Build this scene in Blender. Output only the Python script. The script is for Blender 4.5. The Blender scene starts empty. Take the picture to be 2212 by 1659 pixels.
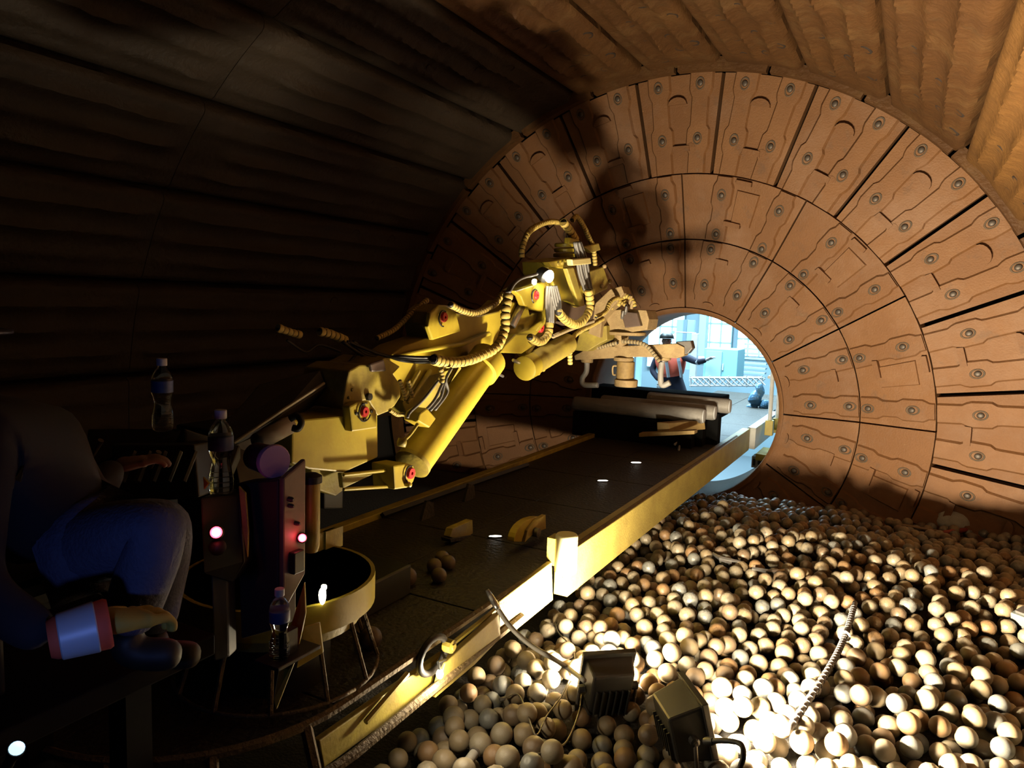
import bpy, bmesh, math, random
from mathutils import Vector, Matrix, noise
random.seed(7)
R = math.radians
scene = bpy.context.scene
COL = scene.collection

# ------------------------------------------------------------------ camera
FPX = 1599.5
YAW, PITCH, ROLL = 0.491373, 0.109473, 0.034910
CAM = Vector((2.45175, 0.0, 1.20659))
_fw = Vector((-math.sin(YAW)*math.cos(PITCH), math.cos(YAW)*math.cos(PITCH), -math.sin(PITCH)))
_r0 = Vector((math.cos(YAW), math.sin(YAW), 0)); _u0 = _r0.cross(_fw)
_r = math.cos(ROLL)*_r0 + math.sin(ROLL)*_u0
_u = -math.sin(ROLL)*_r0 + math.cos(ROLL)*_u0
cd = bpy.data.cameras.new('camera'); cam = bpy.data.objects.new('camera', cd); COL.objects.link(cam)
cd.sensor_width = 36.0; cd.lens = FPX/2212*36.0; cd.clip_start = 0.02; cd.clip_end = 200
M = Matrix((( _r.x, _u.x, -_fw.x, CAM.x), (_r.y, _u.y, -_fw.y, CAM.y), (_r.z, _u.z, -_fw.z, CAM.z), (0, 0, 0, 1)))
cam.matrix_world = M
scene.camera = cam

# ------------------------------------------------------------------ world, exposure
w = bpy.data.worlds.new('world'); scene.world = w; w.use_nodes = True
bg = w.node_tree.nodes['Background']; bg.inputs[0].default_value = (0.35, 0.55, 0.8, 1); bg.inputs[1].default_value = 0.0
vs = scene.view_settings
vs.view_transform = 'Standard'; vs.look = 'None'; vs.gamma = 1.0; vs.use_curve_mapping = False
vs.exposure = 0.0
scene.cycles.diffuse_bounces = 1

def lamp_object(name, kind, loc, energy, color, target=None, parent=None, **kw):
    ld = bpy.data.lights.new(name, kind); ld.energy = energy; ld.color = color
    for k, v in kw.items(): setattr(ld, k, v)
    o = bpy.data.objects.new(name, ld); COL.objects.link(o)
    loc = Vector(loc)
    rot = (Vector(target)-loc).to_track_quat('-Z', 'Y').to_matrix().to_4x4() if target is not None else Matrix()
    mw = Matrix.Translation(loc) @ rot
    if parent is not None:
        o.parent = parent
        o.matrix_parent_inverse = Matrix.Translation(-Vector(parent.location))
    o.matrix_basis = mw
    return o

HALL_C = (0.55, 0.83, 1.0)
lamp_object('hall_area_light', 'AREA', (-1.5, 14.5, 5.6), 3800, HALL_C, (-1.3, 13.0, -1.0), shape='RECTANGLE', size=7.0, size_y=5.0)
lamp_object('hall_area_light', 'AREA', (-2.6, 11.0, 4.6), 580, HALL_C, (-1.4, 12.8, .4), shape='RECTANGLE', size=1.6, size_y=.5)  # added unseen fill lamp, brightens the person in the orange vest

# ------------------------------------------------------------------ helpers
def ray(px, py):
    return _fw + ((px-1106)/FPX)*_r - ((py-829.5)/FPX)*_u
def P(px, py, X=None, Y=None, Z=None, D=None):
    d = ray(px, py)
    if D is not None: t = D
    elif X is not None: t = (X-CAM.x)/d.x
    elif Y is not None: t = (Y-CAM.y)/d.y
    else: t = (Z-CAM.z)/d.z
    return CAM + d*t
def depth(v): return (Vector(v)-CAM).dot(_fw)
def px2m(v, n): return n*depth(v)/FPX
def project(v):
    q = Vector(v)-CAM; t = q.dot(_fw)
    return 1106+FPX*q.dot(_r)/t, 829.5-FPX*q.dot(_u)/t, t

class MB:
    def __init__(s): s.v = []; s.f = []; s.m = []; s.mi = 0
    def add(s, vs, fs):
        b = len(s.v); s.v += [tuple(x) for x in vs]
        for f in fs: s.f.append([i+b for i in f]); s.m.append(s.mi)
        return s
    def box(s, a, b, mat=None):
        x0, y0, z0 = a; x1, y1, z1 = b
        vs = [Vector((x, y, z)) for x in (x0, x1) for y in (y0, y1) for z in (z0, z1)]
        if mat is not None: vs = [mat @ q for q in vs]
        return s.add(vs, [(0,1,3,2),(4,6,7,5),(0,4,5,1),(2,3,7,6),(0,2,6,4),(1,5,7,3)])
    def prism(s, front, off):
        n = len(front); off = Vector(off)
        vs = [Vector(q) for q in front] + [Vector(q)+off for q in front]
        fs = [list(range(n)), list(range(2*n-1, n-1, -1))]
        for i in range(n):
            j = (i+1) % n; fs.append([i, n+i, n+j, j])
        return s.add(vs, fs)
    def tube(s, pts, rad, seg=8, caps=True):
        pts = [Vector(q) for q in pts]; n = len(pts)
        rs = rad if isinstance(rad, (list, tuple)) else [rad]*n
        vs = []; ref = None
        for i, q in enumerate(pts):
            t = (pts[min(i+1, n-1)]-pts[max(i-1, 0)])
            if t.length < 1e-9: t = Vector((0, 0, 1))
            t.normalize()
            if ref is None:
                ref = Vector((0, 0, 1)) if abs(t.z) < .9 else Vector((1, 0, 0))
            a = ref - t*ref.dot(t)
            if a.length < 1e-6: a = t.orthogonal()
            a.normalize(); ref = a; b = t.cross(a)
            for k in range(seg):
                g = 2*math.pi*k/seg
                vs.append(q + (a*math.cos(g)+b*math.sin(g))*rs[i])
        fs = []
        for i in range(n-1):
            for k in range(seg):
                k2 = (k+1) % seg
                fs.append((i*seg+k, i*seg+k2, (i+1)*seg+k2, (i+1)*seg+k))
        if caps:
            fs.append(list(range(seg-1, -1, -1))); fs.append(list(range((n-1)*seg, n*seg)))
        return s.add(vs, fs)
    def lathe(s, prof, mat=None, seg=20):
        # prof: list of (radius, height) along local Z
        mat = mat or Matrix()
        vs = []; n = len(prof)
        for r_, h in prof:
            for k in range(seg):
                g = 2*math.pi*k/seg
                vs.append(mat @ Vector((r_*math.cos(g), r_*math.sin(g), h)))
        fs = []
        for i in range(n-1):
            for k in range(seg):
                k2 = (k+1) % seg
                fs.append((i*seg+k, i*seg+k2, (i+1)*seg+k2, (i+1)*seg+k))
        fs.append(list(range(seg-1, -1, -1))); fs.append(list(range((n-1)*seg, n*seg)))
        return s.add(vs, fs)
    def sphere(s, c, r_, seg=12, rings=8, sc=(1, 1, 1)):
        c = Vector(c); vs = [c+Vector((0, 0, r_*sc[2]))]
        for i in range(1, rings):
            t = math.pi*i/rings
            for k in range(seg):
                g = 2*math.pi*k/seg
                vs.append(c+Vector((r_*sc[0]*math.sin(t)*math.cos(g), r_*sc[1]*math.sin(t)*math.sin(g), r_*sc[2]*math.cos(t))))
        vs.append(c-Vector((0, 0, r_*sc[2])))
        fs = [(0, 1+k, 1+(k+1) % seg) for k in range(seg)]
        for i in range(rings-2):
            for k in range(seg):
                k2 = (k+1) % seg; a = 1+i*seg
                fs.append((a+k, a+seg+k, a+seg+k2, a+k2))
        l = len(vs)-1; a = 1+(rings-2)*seg
        fs += [(a+k, l, a+(k+1) % seg) for k in range(seg)]
        return s.add(vs, fs)
    def mesh(s, name, mats, smooth=False):
        me = bpy.data.meshes.new(name); me.from_pydata(s.v, [], s.f)
        for m in (mats if isinstance(mats, (list, tuple)) else [mats]): me.materials.append(m)
        if any(s.m): me.polygons.foreach_set('material_index', s.m)
        bm = bmesh.new(); bm.from_mesh(me); bmesh.ops.recalc_face_normals(bm, faces=bm.faces); bm.to_mesh(me); bm.free()
        if smooth: me.polygons.foreach_set('use_smooth', [True]*len(me.polygons))
        me.update(); return me
    def build(s, name, mats, parent=None, smooth=False, bevel=0, auto=False):
        me = s.mesh(name, mats, smooth or auto)
        if auto: me.set_sharp_from_angle(angle=R(38))
        return put(name, me, parent, bevel)

def put(name, me, parent=None, bevel=0):
    o = bpy.data.objects.new(name, me); COL.objects.link(o)
    if parent is not None:
        o.parent = parent
        o.matrix_parent_inverse = Matrix.Translation(-Vector(parent.location))
    if bevel:
        b = o.modifiers.new('bevel', 'BEVEL'); b.width = bevel; b.segments = 2; b.limit_method = 'ANGLE'; b.angle_limit = R(35)
    return o
def thing(name, label, cat, loc=(0, 0, 0), group=None):
    o = bpy.data.objects.new(name, None); COL.objects.link(o); o.location = loc; o.empty_display_size = .1
    return tag(o, label, cat, group)
def tag(o, label, cat=None, group=None, kind=None):
    o['label'] = label
    if cat: o['category'] = cat
    if group: o['group'] = group
    if kind: o['kind'] = kind
    return o
def struct(o, label=None):
    o['kind'] = 'structure'
    if label: o['label'] = label
    return o
def frame(origin, zdir, xhint=(0, 0, 1)):
    z = Vector(zdir).normalized(); x = Vector(xhint); x = x - z*x.dot(z)
    if x.length < 1e-6: x = z.orthogonal()
    x.normalize(); y = z.cross(x); o = Vector(origin)
    return Matrix(((x.x, y.x, z.x, o.x), (x.y, y.y, z.y, o.y), (x.z, y.z, z.z, o.z), (0, 0, 0, 1)))
def spline(pts, n=10):
    pts = [Vector(q) for q in pts]
    if len(pts) < 3: return pts
    e = [pts[0]*2-pts[1]] + pts + [pts[-1]*2-pts[-2]]; out = []
    for i in range(1, len(e)-2):
        a, b, c, d = e[i-1], e[i], e[i+1], e[i+2]
        for k in range(n):
            t = k/n
            out.append(0.5*((2*b)+(c-a)*t+(2*a-5*b+4*c-d)*t*t+(3*b-a-3*c+d)*t**3))
    out.append(pts[-1]); return out

# ------------------------------------------------------------------ materials
ALB = .72      # scales opaque base colours down to weaken the bounced light
def mat(name, col, rough=.55, metal=0., col2=None, scale=8., amt=.5, bump=0., bscale=40., spec=None, emit=None, estr=0., trans=0., alpha=1., sharp=None, vec='Object'):
    m = bpy.data.materials.new(name); m.use_nodes = True
    if not trans: col = tuple(c*ALB for c in col); col2 = tuple(c*ALB for c in col2) if col2 is not None else None
    nt = m.node_tree; b = nt.nodes['Principled BSDF']
    b.inputs['Base Color'].default_value = (*col, 1); b.inputs['Roughness'].default_value = rough; b.inputs['Metallic'].default_value = metal
    if spec is not None: b.inputs['Specular IOR Level'].default_value = spec
    if emit: b.inputs['Emission Color'].default_value = (*emit, 1); b.inputs['Emission Strength'].default_value = estr
    if trans: b.inputs['Transmission Weight'].default_value = trans; b.inputs['IOR'].default_value = 1.3
    tc = nt.nodes.new('ShaderNodeTexCoord')
    if col2 is not None:
        n1 = nt.nodes.new('ShaderNodeTexNoise'); n1.inputs['Scale'].default_value = scale; n1.inputs['Detail'].default_value = 6; n1.inputs['Roughness'].default_value = .65
        nt.links.new(tc.outputs[vec], n1.inputs['Vector'])
        rp = nt.nodes.new('ShaderNodeValToRGB')
        lo, hi = sharp if sharp else (.5-.5*(1-amt)*.5-.12, .5+.5*(1-amt)*.5+.12)
        rp.color_ramp.elements[0].position = lo; rp.color_ramp.elements[1].position = hi
        rp.color_ramp.elements[0].color = (*col, 1); rp.color_ramp.elements[1].color = (*col2, 1)
        nt.links.new(n1.outputs['Fac'], rp.inputs['Fac']); nt.links.new(rp.outputs['Color'], b.inputs['Base Color'])
    if bump:
        n2 = nt.nodes.new('ShaderNodeTexNoise'); n2.inputs['Scale'].default_value = bscale; n2.inputs['Detail'].default_value = 5
        nt.links.new(tc.outputs[vec], n2.inputs['Vector'])
        bp = nt.nodes.new('ShaderNodeBump'); bp.inputs['Strength'].default_value = bump; bp.inputs['Distance'].default_value = .02
        nt.links.new(n2.outputs['Fac'], bp.inputs['Height']); nt.links.new(bp.outputs['Normal'], b.inputs['Normal'])
    return m

RUST = mat('rust_liner', (.25, .115, .046), .62, 0, (.185, .082, .032), 2.2, .3, .25, 60, spec=.25)
RUST2 = mat('rust_liner_pale', (.275, .128, .050), .6, 0, (.20, .09, .036), 2.5, .3, .25, 60, spec=.25)
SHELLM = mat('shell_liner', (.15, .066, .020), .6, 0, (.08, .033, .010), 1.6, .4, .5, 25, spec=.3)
SHELLG = mat('shell_liner_grey_shaded', (.064, .045, .029), .6, 0, (.038, .026, .016), 1.6, .4, .5, 25, spec=.3)  # greyer left plates, also darkened to paint in the shade there
SHELLO = mat('shell_liner_ochre_lit', (.24, .115, .032), .6, 0, (.15, .066, .018), 1.6, .4, .5, 25, spec=.3)  # ochre right plates, also lightened to paint in the stronger light there
BACK = mat('dark_gap', (.012, .009, .007), .9)
BOLTM = mat('bolt_steel', (.14, .095, .065), .5, .3, (.05, .05, .05), 30)
BOLTR = mat('bolt_seat', (.16, .092, .045), .7, 0, (.07, .055, .04), 30)
YEL = mat('yellow_paint', (.60, .47, .045), .42, 0, (.40, .28, .025), 5, .4, .04, 70)
YELD = mat('worn_yellow_paint', (.57, .45, .06), .5, 0, (.24, .17, .05), 7, .55, .10, 60)
TAN = mat('dusty_tan_paint', (.52, .37, .17), .7, 0, (.28, .18, .08), 9, .4, .25, 60)
HOSEY = mat('hose_wrap_yellow', (.70, .52, .12), .6, 0, (.45, .31, .08), 12, .4)
HOSET = mat('hose_wrap_dusty', (.45, .36, .2), .75, 0, (.28, .2, .1), 12, .4)
RUB = mat('black_rubber', (.018, .016, .015), .55)
GREYH = mat('grey_hose', (.16, .15, .14), .5)
RED = mat('red_pin', (.62, .03, .03), .45)
CHR = mat('steel_bright', (.6, .58, .55), .3, .9)
STEEL = mat('dull_steel', (.22, .21, .2), .5, .6, (.12, .1, .09), 12)
DECK = mat('dirty_deck', (.055, .043, .028), .55, .2, (.025, .02, .014), 9, .4, .6, 40)
BLK = mat('black_plastic', (.018, .018, .016), .45)
LAMPB = mat('lamp_housing', (.035, .033, .03), .5)
WHT = mat('white_paint', (.8, .8, .78), .5, 0, (.6, .6, .58), 10)
LOGM = mat('pale_steel_casting', (.42, .40, .37), .55, 0, (.28, .26, .24), 6, .4, .2, 40)
PANEL = mat('brown_panel', (.16, .10, .075), .5, 0, (.09, .06, .045), 10)
DARK = mat('dark_machine', (.03, .027, .025), .5, .2, (.015, .013, .012), 8)
BEDM = mat('charge_bed', (.02, .014, .009), .95, 0, (.008, .006, .004), 20, .4, .8, 60)

# ------------------------------------------------------------------ mill shell and head
AX = [(9.0644, 1.20), (8.9062, 2.0315), (8.6469, 2.7544), (8.4466, 3.8036)]   # (y, radius) of the head rings
def cone(theta, r_, h=0., ring=None):
    """point on the head at clock angle theta (deg), radius r_, h = height off the liner face"""
    i = ring if ring is not None else (0 if r_ < AX[1][1] else 1 if r_ < AX[2][1] else 2)
    y0, r0 = AX[i]; y1, r1 = AX[i+1]; l = math.hypot(r1-r0, y1-y0)
    y = y0+(y1-y0)*(r_-r0)/(r1-r0)
    rr = r_ + h*(y1-y0)/l; y = y - h*(r1-r0)/l
    t = R(theta); return Vector((rr*math.sin(t), y, rr*math.cos(t)))

def stain(m, c, scale, lo, hi, fac):
    nt = m.node_tree; b = nt.nodes['Principled BSDF']; src = b.inputs['Base Color'].links[0].from_socket
    tc = nt.nodes.new('ShaderNodeTexCoord'); n1 = nt.nodes.new('ShaderNodeTexNoise'); n1.inputs['Scale'].default_value = scale; n1.inputs['Detail'].default_value = 8; n1.inputs['Roughness'].default_value = .7
    nt.links.new(tc.outputs['Object'], n1.inputs['Vector'])
    mr = nt.nodes.new('ShaderNodeMapRange'); mr.inputs[1].default_value = lo; mr.inputs[2].default_value = hi; mr.inputs[3].default_value = 0; mr.inputs[4].default_value = fac
    nt.links.new(n1.outputs['Fac'], mr.inputs[0])
    mx = nt.nodes.new('ShaderNodeMix'); mx.data_type = 'RGBA'; mx.inputs[7].default_value = (*c, 1)
    nt.links.new(mr.outputs[0], mx.inputs[0]); nt.links.new(src, mx.inputs[6]); nt.links.new(mx.outputs[2], b.inputs['Base Color'])
for m_ in (RUST, RUST2):
    stain(m_, (0.216, 0.122, 0.072), 1.1, .48, .68, .7); stain(m_, (0.086, 0.054, 0.036), 4.5, .58, .75, .7); stain(m_, (0.274, 0.158, 0.079), 9.0, .62, .78, .6)
stain(SHELLM, (0.158, 0.086, 0.032), 3.0, .5, .7, .6); stain(SHELLM, (0.043, 0.022, 0.009), 6.0, .55, .75, .7)
wf = MB()
NS = 96; rows = [(9.30, 1.19), (9.16, 2.03), (8.90, 2.76), (8.62, 4.2)]
vs_ = []; fs_ = []
for y, r_ in rows:
    for k in range(NS):
        t = 2*math.pi*k/NS; vs_.append((r_*math.sin(t), y, r_*math.cos(t)))
for i in range(3):
    for k in range(NS):
        k2 = (k+1) % NS; fs_.append((i*NS+k, i*NS+k2, (i+1)*NS+k2, (i+1)*NS+k))
wf.add(vs_, fs_)
wall_head = struct(wf.build('wall_front', BACK), 'conical mill head lined with bolted rust-brown plates around the round opening')

# bolt: countersunk seat ring and domed head, oval along the radius
bm_ = MB().lathe([(.062, -.01), (.062, .006), (.054, .010), (.045, .002), (.044, -.012)], seg=16)
BOLT_SEAT = bm_.mesh('bolt_seat', BOLTR, True)
bh = MB().lathe([(.040, -.01), (.040, .012), (.034, .022), (.018, .027), (.002, .028)], seg=14)
BOLT_HEAD = bh.mesh('bolt', BOLTM, True)
def add_bolt(theta, r_, ring, parent, h):
    o = cone(theta, r_, h, ring); n = (cone(theta, r_, h+.1, ring)-o).normalized()
    rad = (cone(theta, r_+.05, h, ring)-o).normalized()
    mw = frame(o, n, rad)
    j = random.uniform(-.012, .012)
    b = put('bolt', BOLT_SEAT, parent); b.matrix_parent_inverse = Matrix(); b.matrix_basis = mw @ Matrix.Diagonal((1.12, .82, .9, 1))
    b2 = put('bolt', BOLT_HEAD, parent); b2.matrix_parent_inverse = Matrix(); b2.matrix_basis = mw @ Matrix.Translation((j, 0, 0)) @ Matrix.Diagonal((.86, .78, .8, 1))

def rib(mb, ring, tc, r0, r1, bolts, hw, hb, h, skew=0., nst=26):
    cols = []
    rs = [r0+(r1-r0)*i/nst for i in range(nst+1)]
    for r_ in rs:
        b = 0.
        for bc in bolts:
            d = abs(r_-bc); b = max(b, 1-max(0., min(1., (d-.095)/.05)))
        wd = hw + (hb-hw)*b
        row = []
        for off, hh in ((-wd-.022, -.004), (-wd, h), (wd, h), (wd+.022, -.004)):
            th = tc + skew*(r_-r0)/(r1-r0) + math.degrees(off/r_)
            row.append(cone(th, r_, hh, ring))
        cols.append(row)
    vs = [q for row in cols for q in row]; n = len(cols)
    fs = []
    for i in range(n-1):
        for k in range(3): fs.append((i*4+k, i*4+k+1, (i+1)*4+k+1, (i+1)*4+k))
    fs.append((0, 1, 2, 3)); fs.append(((n-1)*4+3, (n-1)*4+2, (n-1)*4+1, (n-1)*4))
    mb.add(vs, fs)

def slab(mb, ring, t0, t1, r0, r1, gap, hi=0., lo=-.16, na=6, nr=4, wob=.004):
    def edge(t, r_): return t
    gr = []
    for j in range(nr+1):
        r_ = r0 + (r1-r0)*j/nr
        ga = math.degrees(gap/r_)
        for i in range(na+1):
            th = t0+ga+(t1-t0-2*ga)*i/na
            wv = wob*noise.noise(Vector((th*.15, r_*3, ring*7.)))
            gr.append((th, r_, hi+wv*2))
    vs = [cone(a, b, c, ring) for a, b, c in gr] + [cone(a, b, lo, ring) for a, b, c in gr]
    W = na+1; N = len(gr); fs = []
    for j in range(nr):
        for i in range(na):
            fs.append((j*W+i, j*W+i+1, (j+1)*W+i+1, (j+1)*W+i))
    bd = [i for i in range(W)] + [j*W+na for j in range(1, nr+1)] + [nr*W+i for i in range(na-1, -1, -1)] + [j*W for j in range(nr-1, 0, -1)]
    for a, b in zip(bd, bd[1:]+bd[:1]): fs.append((a, b, N+b, N+a))
    mb.add(vs, fs)

def plate_part(me_fn, name, parent, mats, **k):
    mb = MB(); me_fn(mb); return mb.build(name, mats, parent, **k)

def lug_mesh(mb, ring, tc, r_, wdt, rise, hh, flat=False):
    """half-moon lifting lug standing proud of the plate, round side outward"""
    pts = []
    n = 8
    for i in range(n+1):
        a = math.pi*i/n
        u = -math.cos(a)*wdt; v = math.sin(a)*rise if not flat else (rise if 0 < i < n else 0)
        pts.append((tc+math.degrees(u/r_), r_+v))
    f = [cone(a, b, hh, ring) for a, b in pts]; bk = [cone(a, b, -.02, ring) for a, b in pts]
    n1 = len(f); fs = [list(range(n1)), list(range(2*n1-1, n1-1, -1))]
    for i in range(n1): fs.append([i, n1+i, n1+(i+1) % n1, (i+1) % n1])
    mb.add(f+bk, fs)

rng = random.Random(3)
for k in range(-11, 11):                                   # outer ring, 24 plates a turn
    a0 = 6.3+15*k; a1 = a0+15
    if a1 < -150 or a0 > 150: continue
    mb = MB(); slab(mb, 2, a0, a1, AX[2][1]+.008, AX[3][1], .020, hi=rng.uniform(-.008, .008))
    pl = mb.build('liner_plate', RUST if k % 2 else RUST2, wall_head)
    for s in (-3.72, 3.72):
        mb = MB(); rib(mb, 2, a0+7.5+s, AX[2][1]+.01, AX[3][1]+.055, (3.13, 3.72), .085, .118, .034, skew=.25)
        mb.build('raised_rib', RUST2, pl)
        for rr in (3.13, 3.70): add_bolt(a0+7.5+s+.1, rr, 2, pl, .034)
    mb = MB(); lug_mesh(mb, 2, a0+7.3, 3.50, .105, .075, .055); mb.build('lifting_lug', RUST, pl)
    mb = MB(); lug_mesh(mb, 2, a0+7.9, 3.00, .10, .06, .05, True); mb.build('lifting_lug', RUST, pl)
    if rng.random() < .7:
        mb = MB(); lug_mesh(mb, 2, a0+10.0, 3.04, .05, .045, .04); mb.build('lifting_lug', RUST, pl)
for ring, bolts, hh in ((1, (2.12, 2.55), .03), (0, (1.52, 1.935), .028)):
    for k in range(-5, 5):
        a0 = -.9+30*k; a1 = a0+30
        mb = MB(); slab(mb, ring, a0, a1, AX[ring][1]+(.008 if ring else 0.0), AX[ring+1][1]-.006, .009, hi=rng.uniform(-.006, .006), na=10)
        pl = mb.build('liner_plate', RUST2 if (k+ring) % 2 else RUST, wall_head)
        for s in ((10.1, 25.2) if ring else (8.6, 24.1)):
            mb = MB(); rib(mb, ring, a0+s, AX[ring][1]+(.02 if ring else .13), AX[ring+1][1]-.01, bolts, .075, .105, hh, skew=.5 if ring else 1.0)
            mb.build('raised_rib', RUST, pl)
            for rr in bolts: add_bolt(a0+s+(.3 if ring else (.6 if rr < 1.7 else .9)), rr, ring, pl, hh)
        # squared raised pads between the ribs
        if ring == 1:
            mb = MB(); 
            def pad(mb, t0, t1, r0, r1, h):
                f = [cone(t, r_, h, ring) for t, r_ in ((t0, r0), (t1, r0), (t1, r1), (t0, r1))]
                b = [cone(t, r_, -.02, ring) for t, r_ in ((t0-.5, r0-.012), (t1+.5, r0-.012), (t1+.5, r1+.012), (t0-.5, r1+.012))]
                mb.add(f+b, [(0,1,2,3),(7,6,5,4),(0,4,5,1),(1,5,6,2),(2,6,7,3),(3,7,4,0)])
            pad(mb, a0+14.2, a0+19.5, 2.27, 2.62, .024); mb.build('raised_pad', RUST2, pl)
            mb = MB(); lug_mesh(mb, 1, a0+14.6, 2.235, .10, .05, .06, True); mb.build('lifting_lug', RUST, pl)
            mb = MB(); lug_mesh(mb, 1, a0+15.3, 2.69, .09, .045, .05, True); mb.build('lifting_lug', RUST, pl)
        else:
            mb = MB(); lug_mesh(mb, 0, a0+14.2, 1.80, .075, .045, .05, True); mb.build('lifting_lug', RUST, pl)
            mb = MB(); lug_mesh(mb, 0, a0+12.6, 1.29, .065, .03, .03); mb.build('lifting_lug', RUST, pl)

# trunnion liner: the round throat the bridge runs through
tr = MB()
prof = [(9.02, 1.215), (9.03, 1.165), (9.10, 1.155), (10.1, 1.15), (10.1, 1.35)]
vs_ = []; fs_ = []
for y, r_ in prof:
    for k in range(NS):
        t = 2*math.pi*k/NS; vs_.append((r_*math.sin(t), y, r_*math.cos(t)))
for i in range(len(prof)-1):
    for k in range(NS):
        k2 = (k+1) % NS; fs_.append((i*NS+k, i*NS+k2, (i+1)*NS+k2, (i+1)*NS+k))
tr.add(vs_, fs_)
struct(tr.build('trim_1', RUST2, smooth=True), 'round steel lip of the mill opening')

# cylindrical shell
RS = 3.86
sh = MB(); vs_ = []; fs_ = []
for y in (8.7, 5, 2, -1, -4.5):
    for k in range(NS):
        t = 2*math.pi*k/NS; vs_.append((4.12*math.sin(t), y, 4.12*math.cos(t)))
for i in range(4):
    for k in range(NS):
        k2 = (k+1) % NS; fs_.append((i*NS+k, i*NS+k2, (i+1)*NS+k2, (i+1)*NS+k))
sh.add(vs_, fs_)
wall_shell = struct(sh.build('wall_shell', BACK), 'cylindrical mill shell of long worn liner plates')
mb = MB(); n_ = 64
mb.add([(4.1*math.sin(2*math.pi*k/n_), -4.4, 4.1*math.cos(2*math.pi*k/n_)) for k in range(n_)], [list(range(n_))])
struct(mb.build('wall_back', SHELLM), 'far end of the mill behind the camera')

HOLE = MB().lathe([(.060, -.02), (.056, .004), (.046, .006), (.040, -.006), (.030, -.014), (.002, -.015)], seg=14).mesh('bolt_hole', mat('hole_dark', (.035, .02, .012), .9), True)
def shell_pt(th, y, h):
    r_ = RS-h; t = R(th); return Vector((r_*math.sin(t), y, r_*math.cos(t)))
def shell_h(u, y, th, row):
    """height of the worn liner above the base cylinder; u 0..1 across the row"""
    g = -.05*math.exp(-(min(u, 1-u)/.03)**2)
    ridge = 0.
    for c, a, w_ in ((.24, .055, .055), (.50, .07, .06), (.77, .055, .055)):
        ridge = max(ridge, a*math.exp(-((u-c)/w_)**2))
    worn = min(1., max(0., (8.25-y)/.6))
    n1 = noise.noise(Vector((th*.22, y*2.2, row*3.1)))
    n2 = noise.noise(Vector((th*.55, y*7., row*1.7)))
    rip = .010*math.sin(y*46+4*n1+th*.9)*worn*(ridge/.06)
    e = min(1., min(u, 1-u)/.09)*min(1., min(abs(y-4.3), abs(y-1.9))/.25)
    return g + (ridge*worn*(.6+.5*n1) + .020*n1 + .010*n2*worn + rip)*e
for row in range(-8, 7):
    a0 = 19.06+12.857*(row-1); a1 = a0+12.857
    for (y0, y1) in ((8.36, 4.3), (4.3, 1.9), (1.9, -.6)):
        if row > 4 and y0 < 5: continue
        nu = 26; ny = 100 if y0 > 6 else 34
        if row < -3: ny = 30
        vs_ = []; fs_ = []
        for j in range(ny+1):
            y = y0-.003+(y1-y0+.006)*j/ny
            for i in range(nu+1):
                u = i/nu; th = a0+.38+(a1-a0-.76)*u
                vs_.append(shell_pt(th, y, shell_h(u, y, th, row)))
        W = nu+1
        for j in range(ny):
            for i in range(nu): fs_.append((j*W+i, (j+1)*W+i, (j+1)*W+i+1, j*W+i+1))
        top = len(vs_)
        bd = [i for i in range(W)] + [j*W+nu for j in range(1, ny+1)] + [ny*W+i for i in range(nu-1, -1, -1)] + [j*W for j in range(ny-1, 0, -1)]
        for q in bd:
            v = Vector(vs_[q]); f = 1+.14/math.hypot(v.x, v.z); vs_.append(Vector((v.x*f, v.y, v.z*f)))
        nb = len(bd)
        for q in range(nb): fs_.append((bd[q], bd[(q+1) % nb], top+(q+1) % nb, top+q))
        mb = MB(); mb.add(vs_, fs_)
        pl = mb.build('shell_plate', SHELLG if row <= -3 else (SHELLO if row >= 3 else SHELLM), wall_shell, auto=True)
        if y0 > 6:
            spots = [(.36, 8.0), (.36, 7.55), (.66, 7.85), (.36, 6.9), (.66, 7.3), (.64, 6.6), (.36, 6.2), (.86, 7.6), (.86, 6.9)]
            for (u, y) in spots:
                y += rng.uniform(-.1, .1); th = a0+(a1-a0)*u
                o = shell_pt(th, y, shell_h(u, y, th, row)-.004)
                n = Vector((-o.x, 0, -o.z)).normalized()
                hb = put('bolt_hole', HOLE, pl); hb.matrix_parent_inverse = Matrix(); hb.matrix_basis = frame(o, n, (0, 1, 0)) @ Matrix.Diagonal((1.25, 1, 1, 1))
# flange where shell and head meet: one trim ring in short lengths
for k in range(-8, 9):
    a0 = 6.3+15*k-7.5; mb = MB(); n = 8; vs_ = []
    for i in range(n+1):
        th = a0+.3+14.4*i/n
        for (rr, y) in ((3.80, 8.40), (3.80, 8.30), (3.93, 8.30), (3.93, 8.40)):
            t = R(th); vs_.append((rr*math.sin(t), y, rr*math.cos(t)))
    fs_ = [(0, 1, 2, 3), (n*4+3, n*4+2, n*4+1, n*4)]
    for i in range(n):
        for q in range(4): fs_.append((i*4+q, (i+1)*4+q, (i+1)*4+(q+1) % 4, i*4+(q+1) % 4))
    mb.add(vs_, fs_); mb.build('corner_strip', SHELLM, wall_shell)

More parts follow.
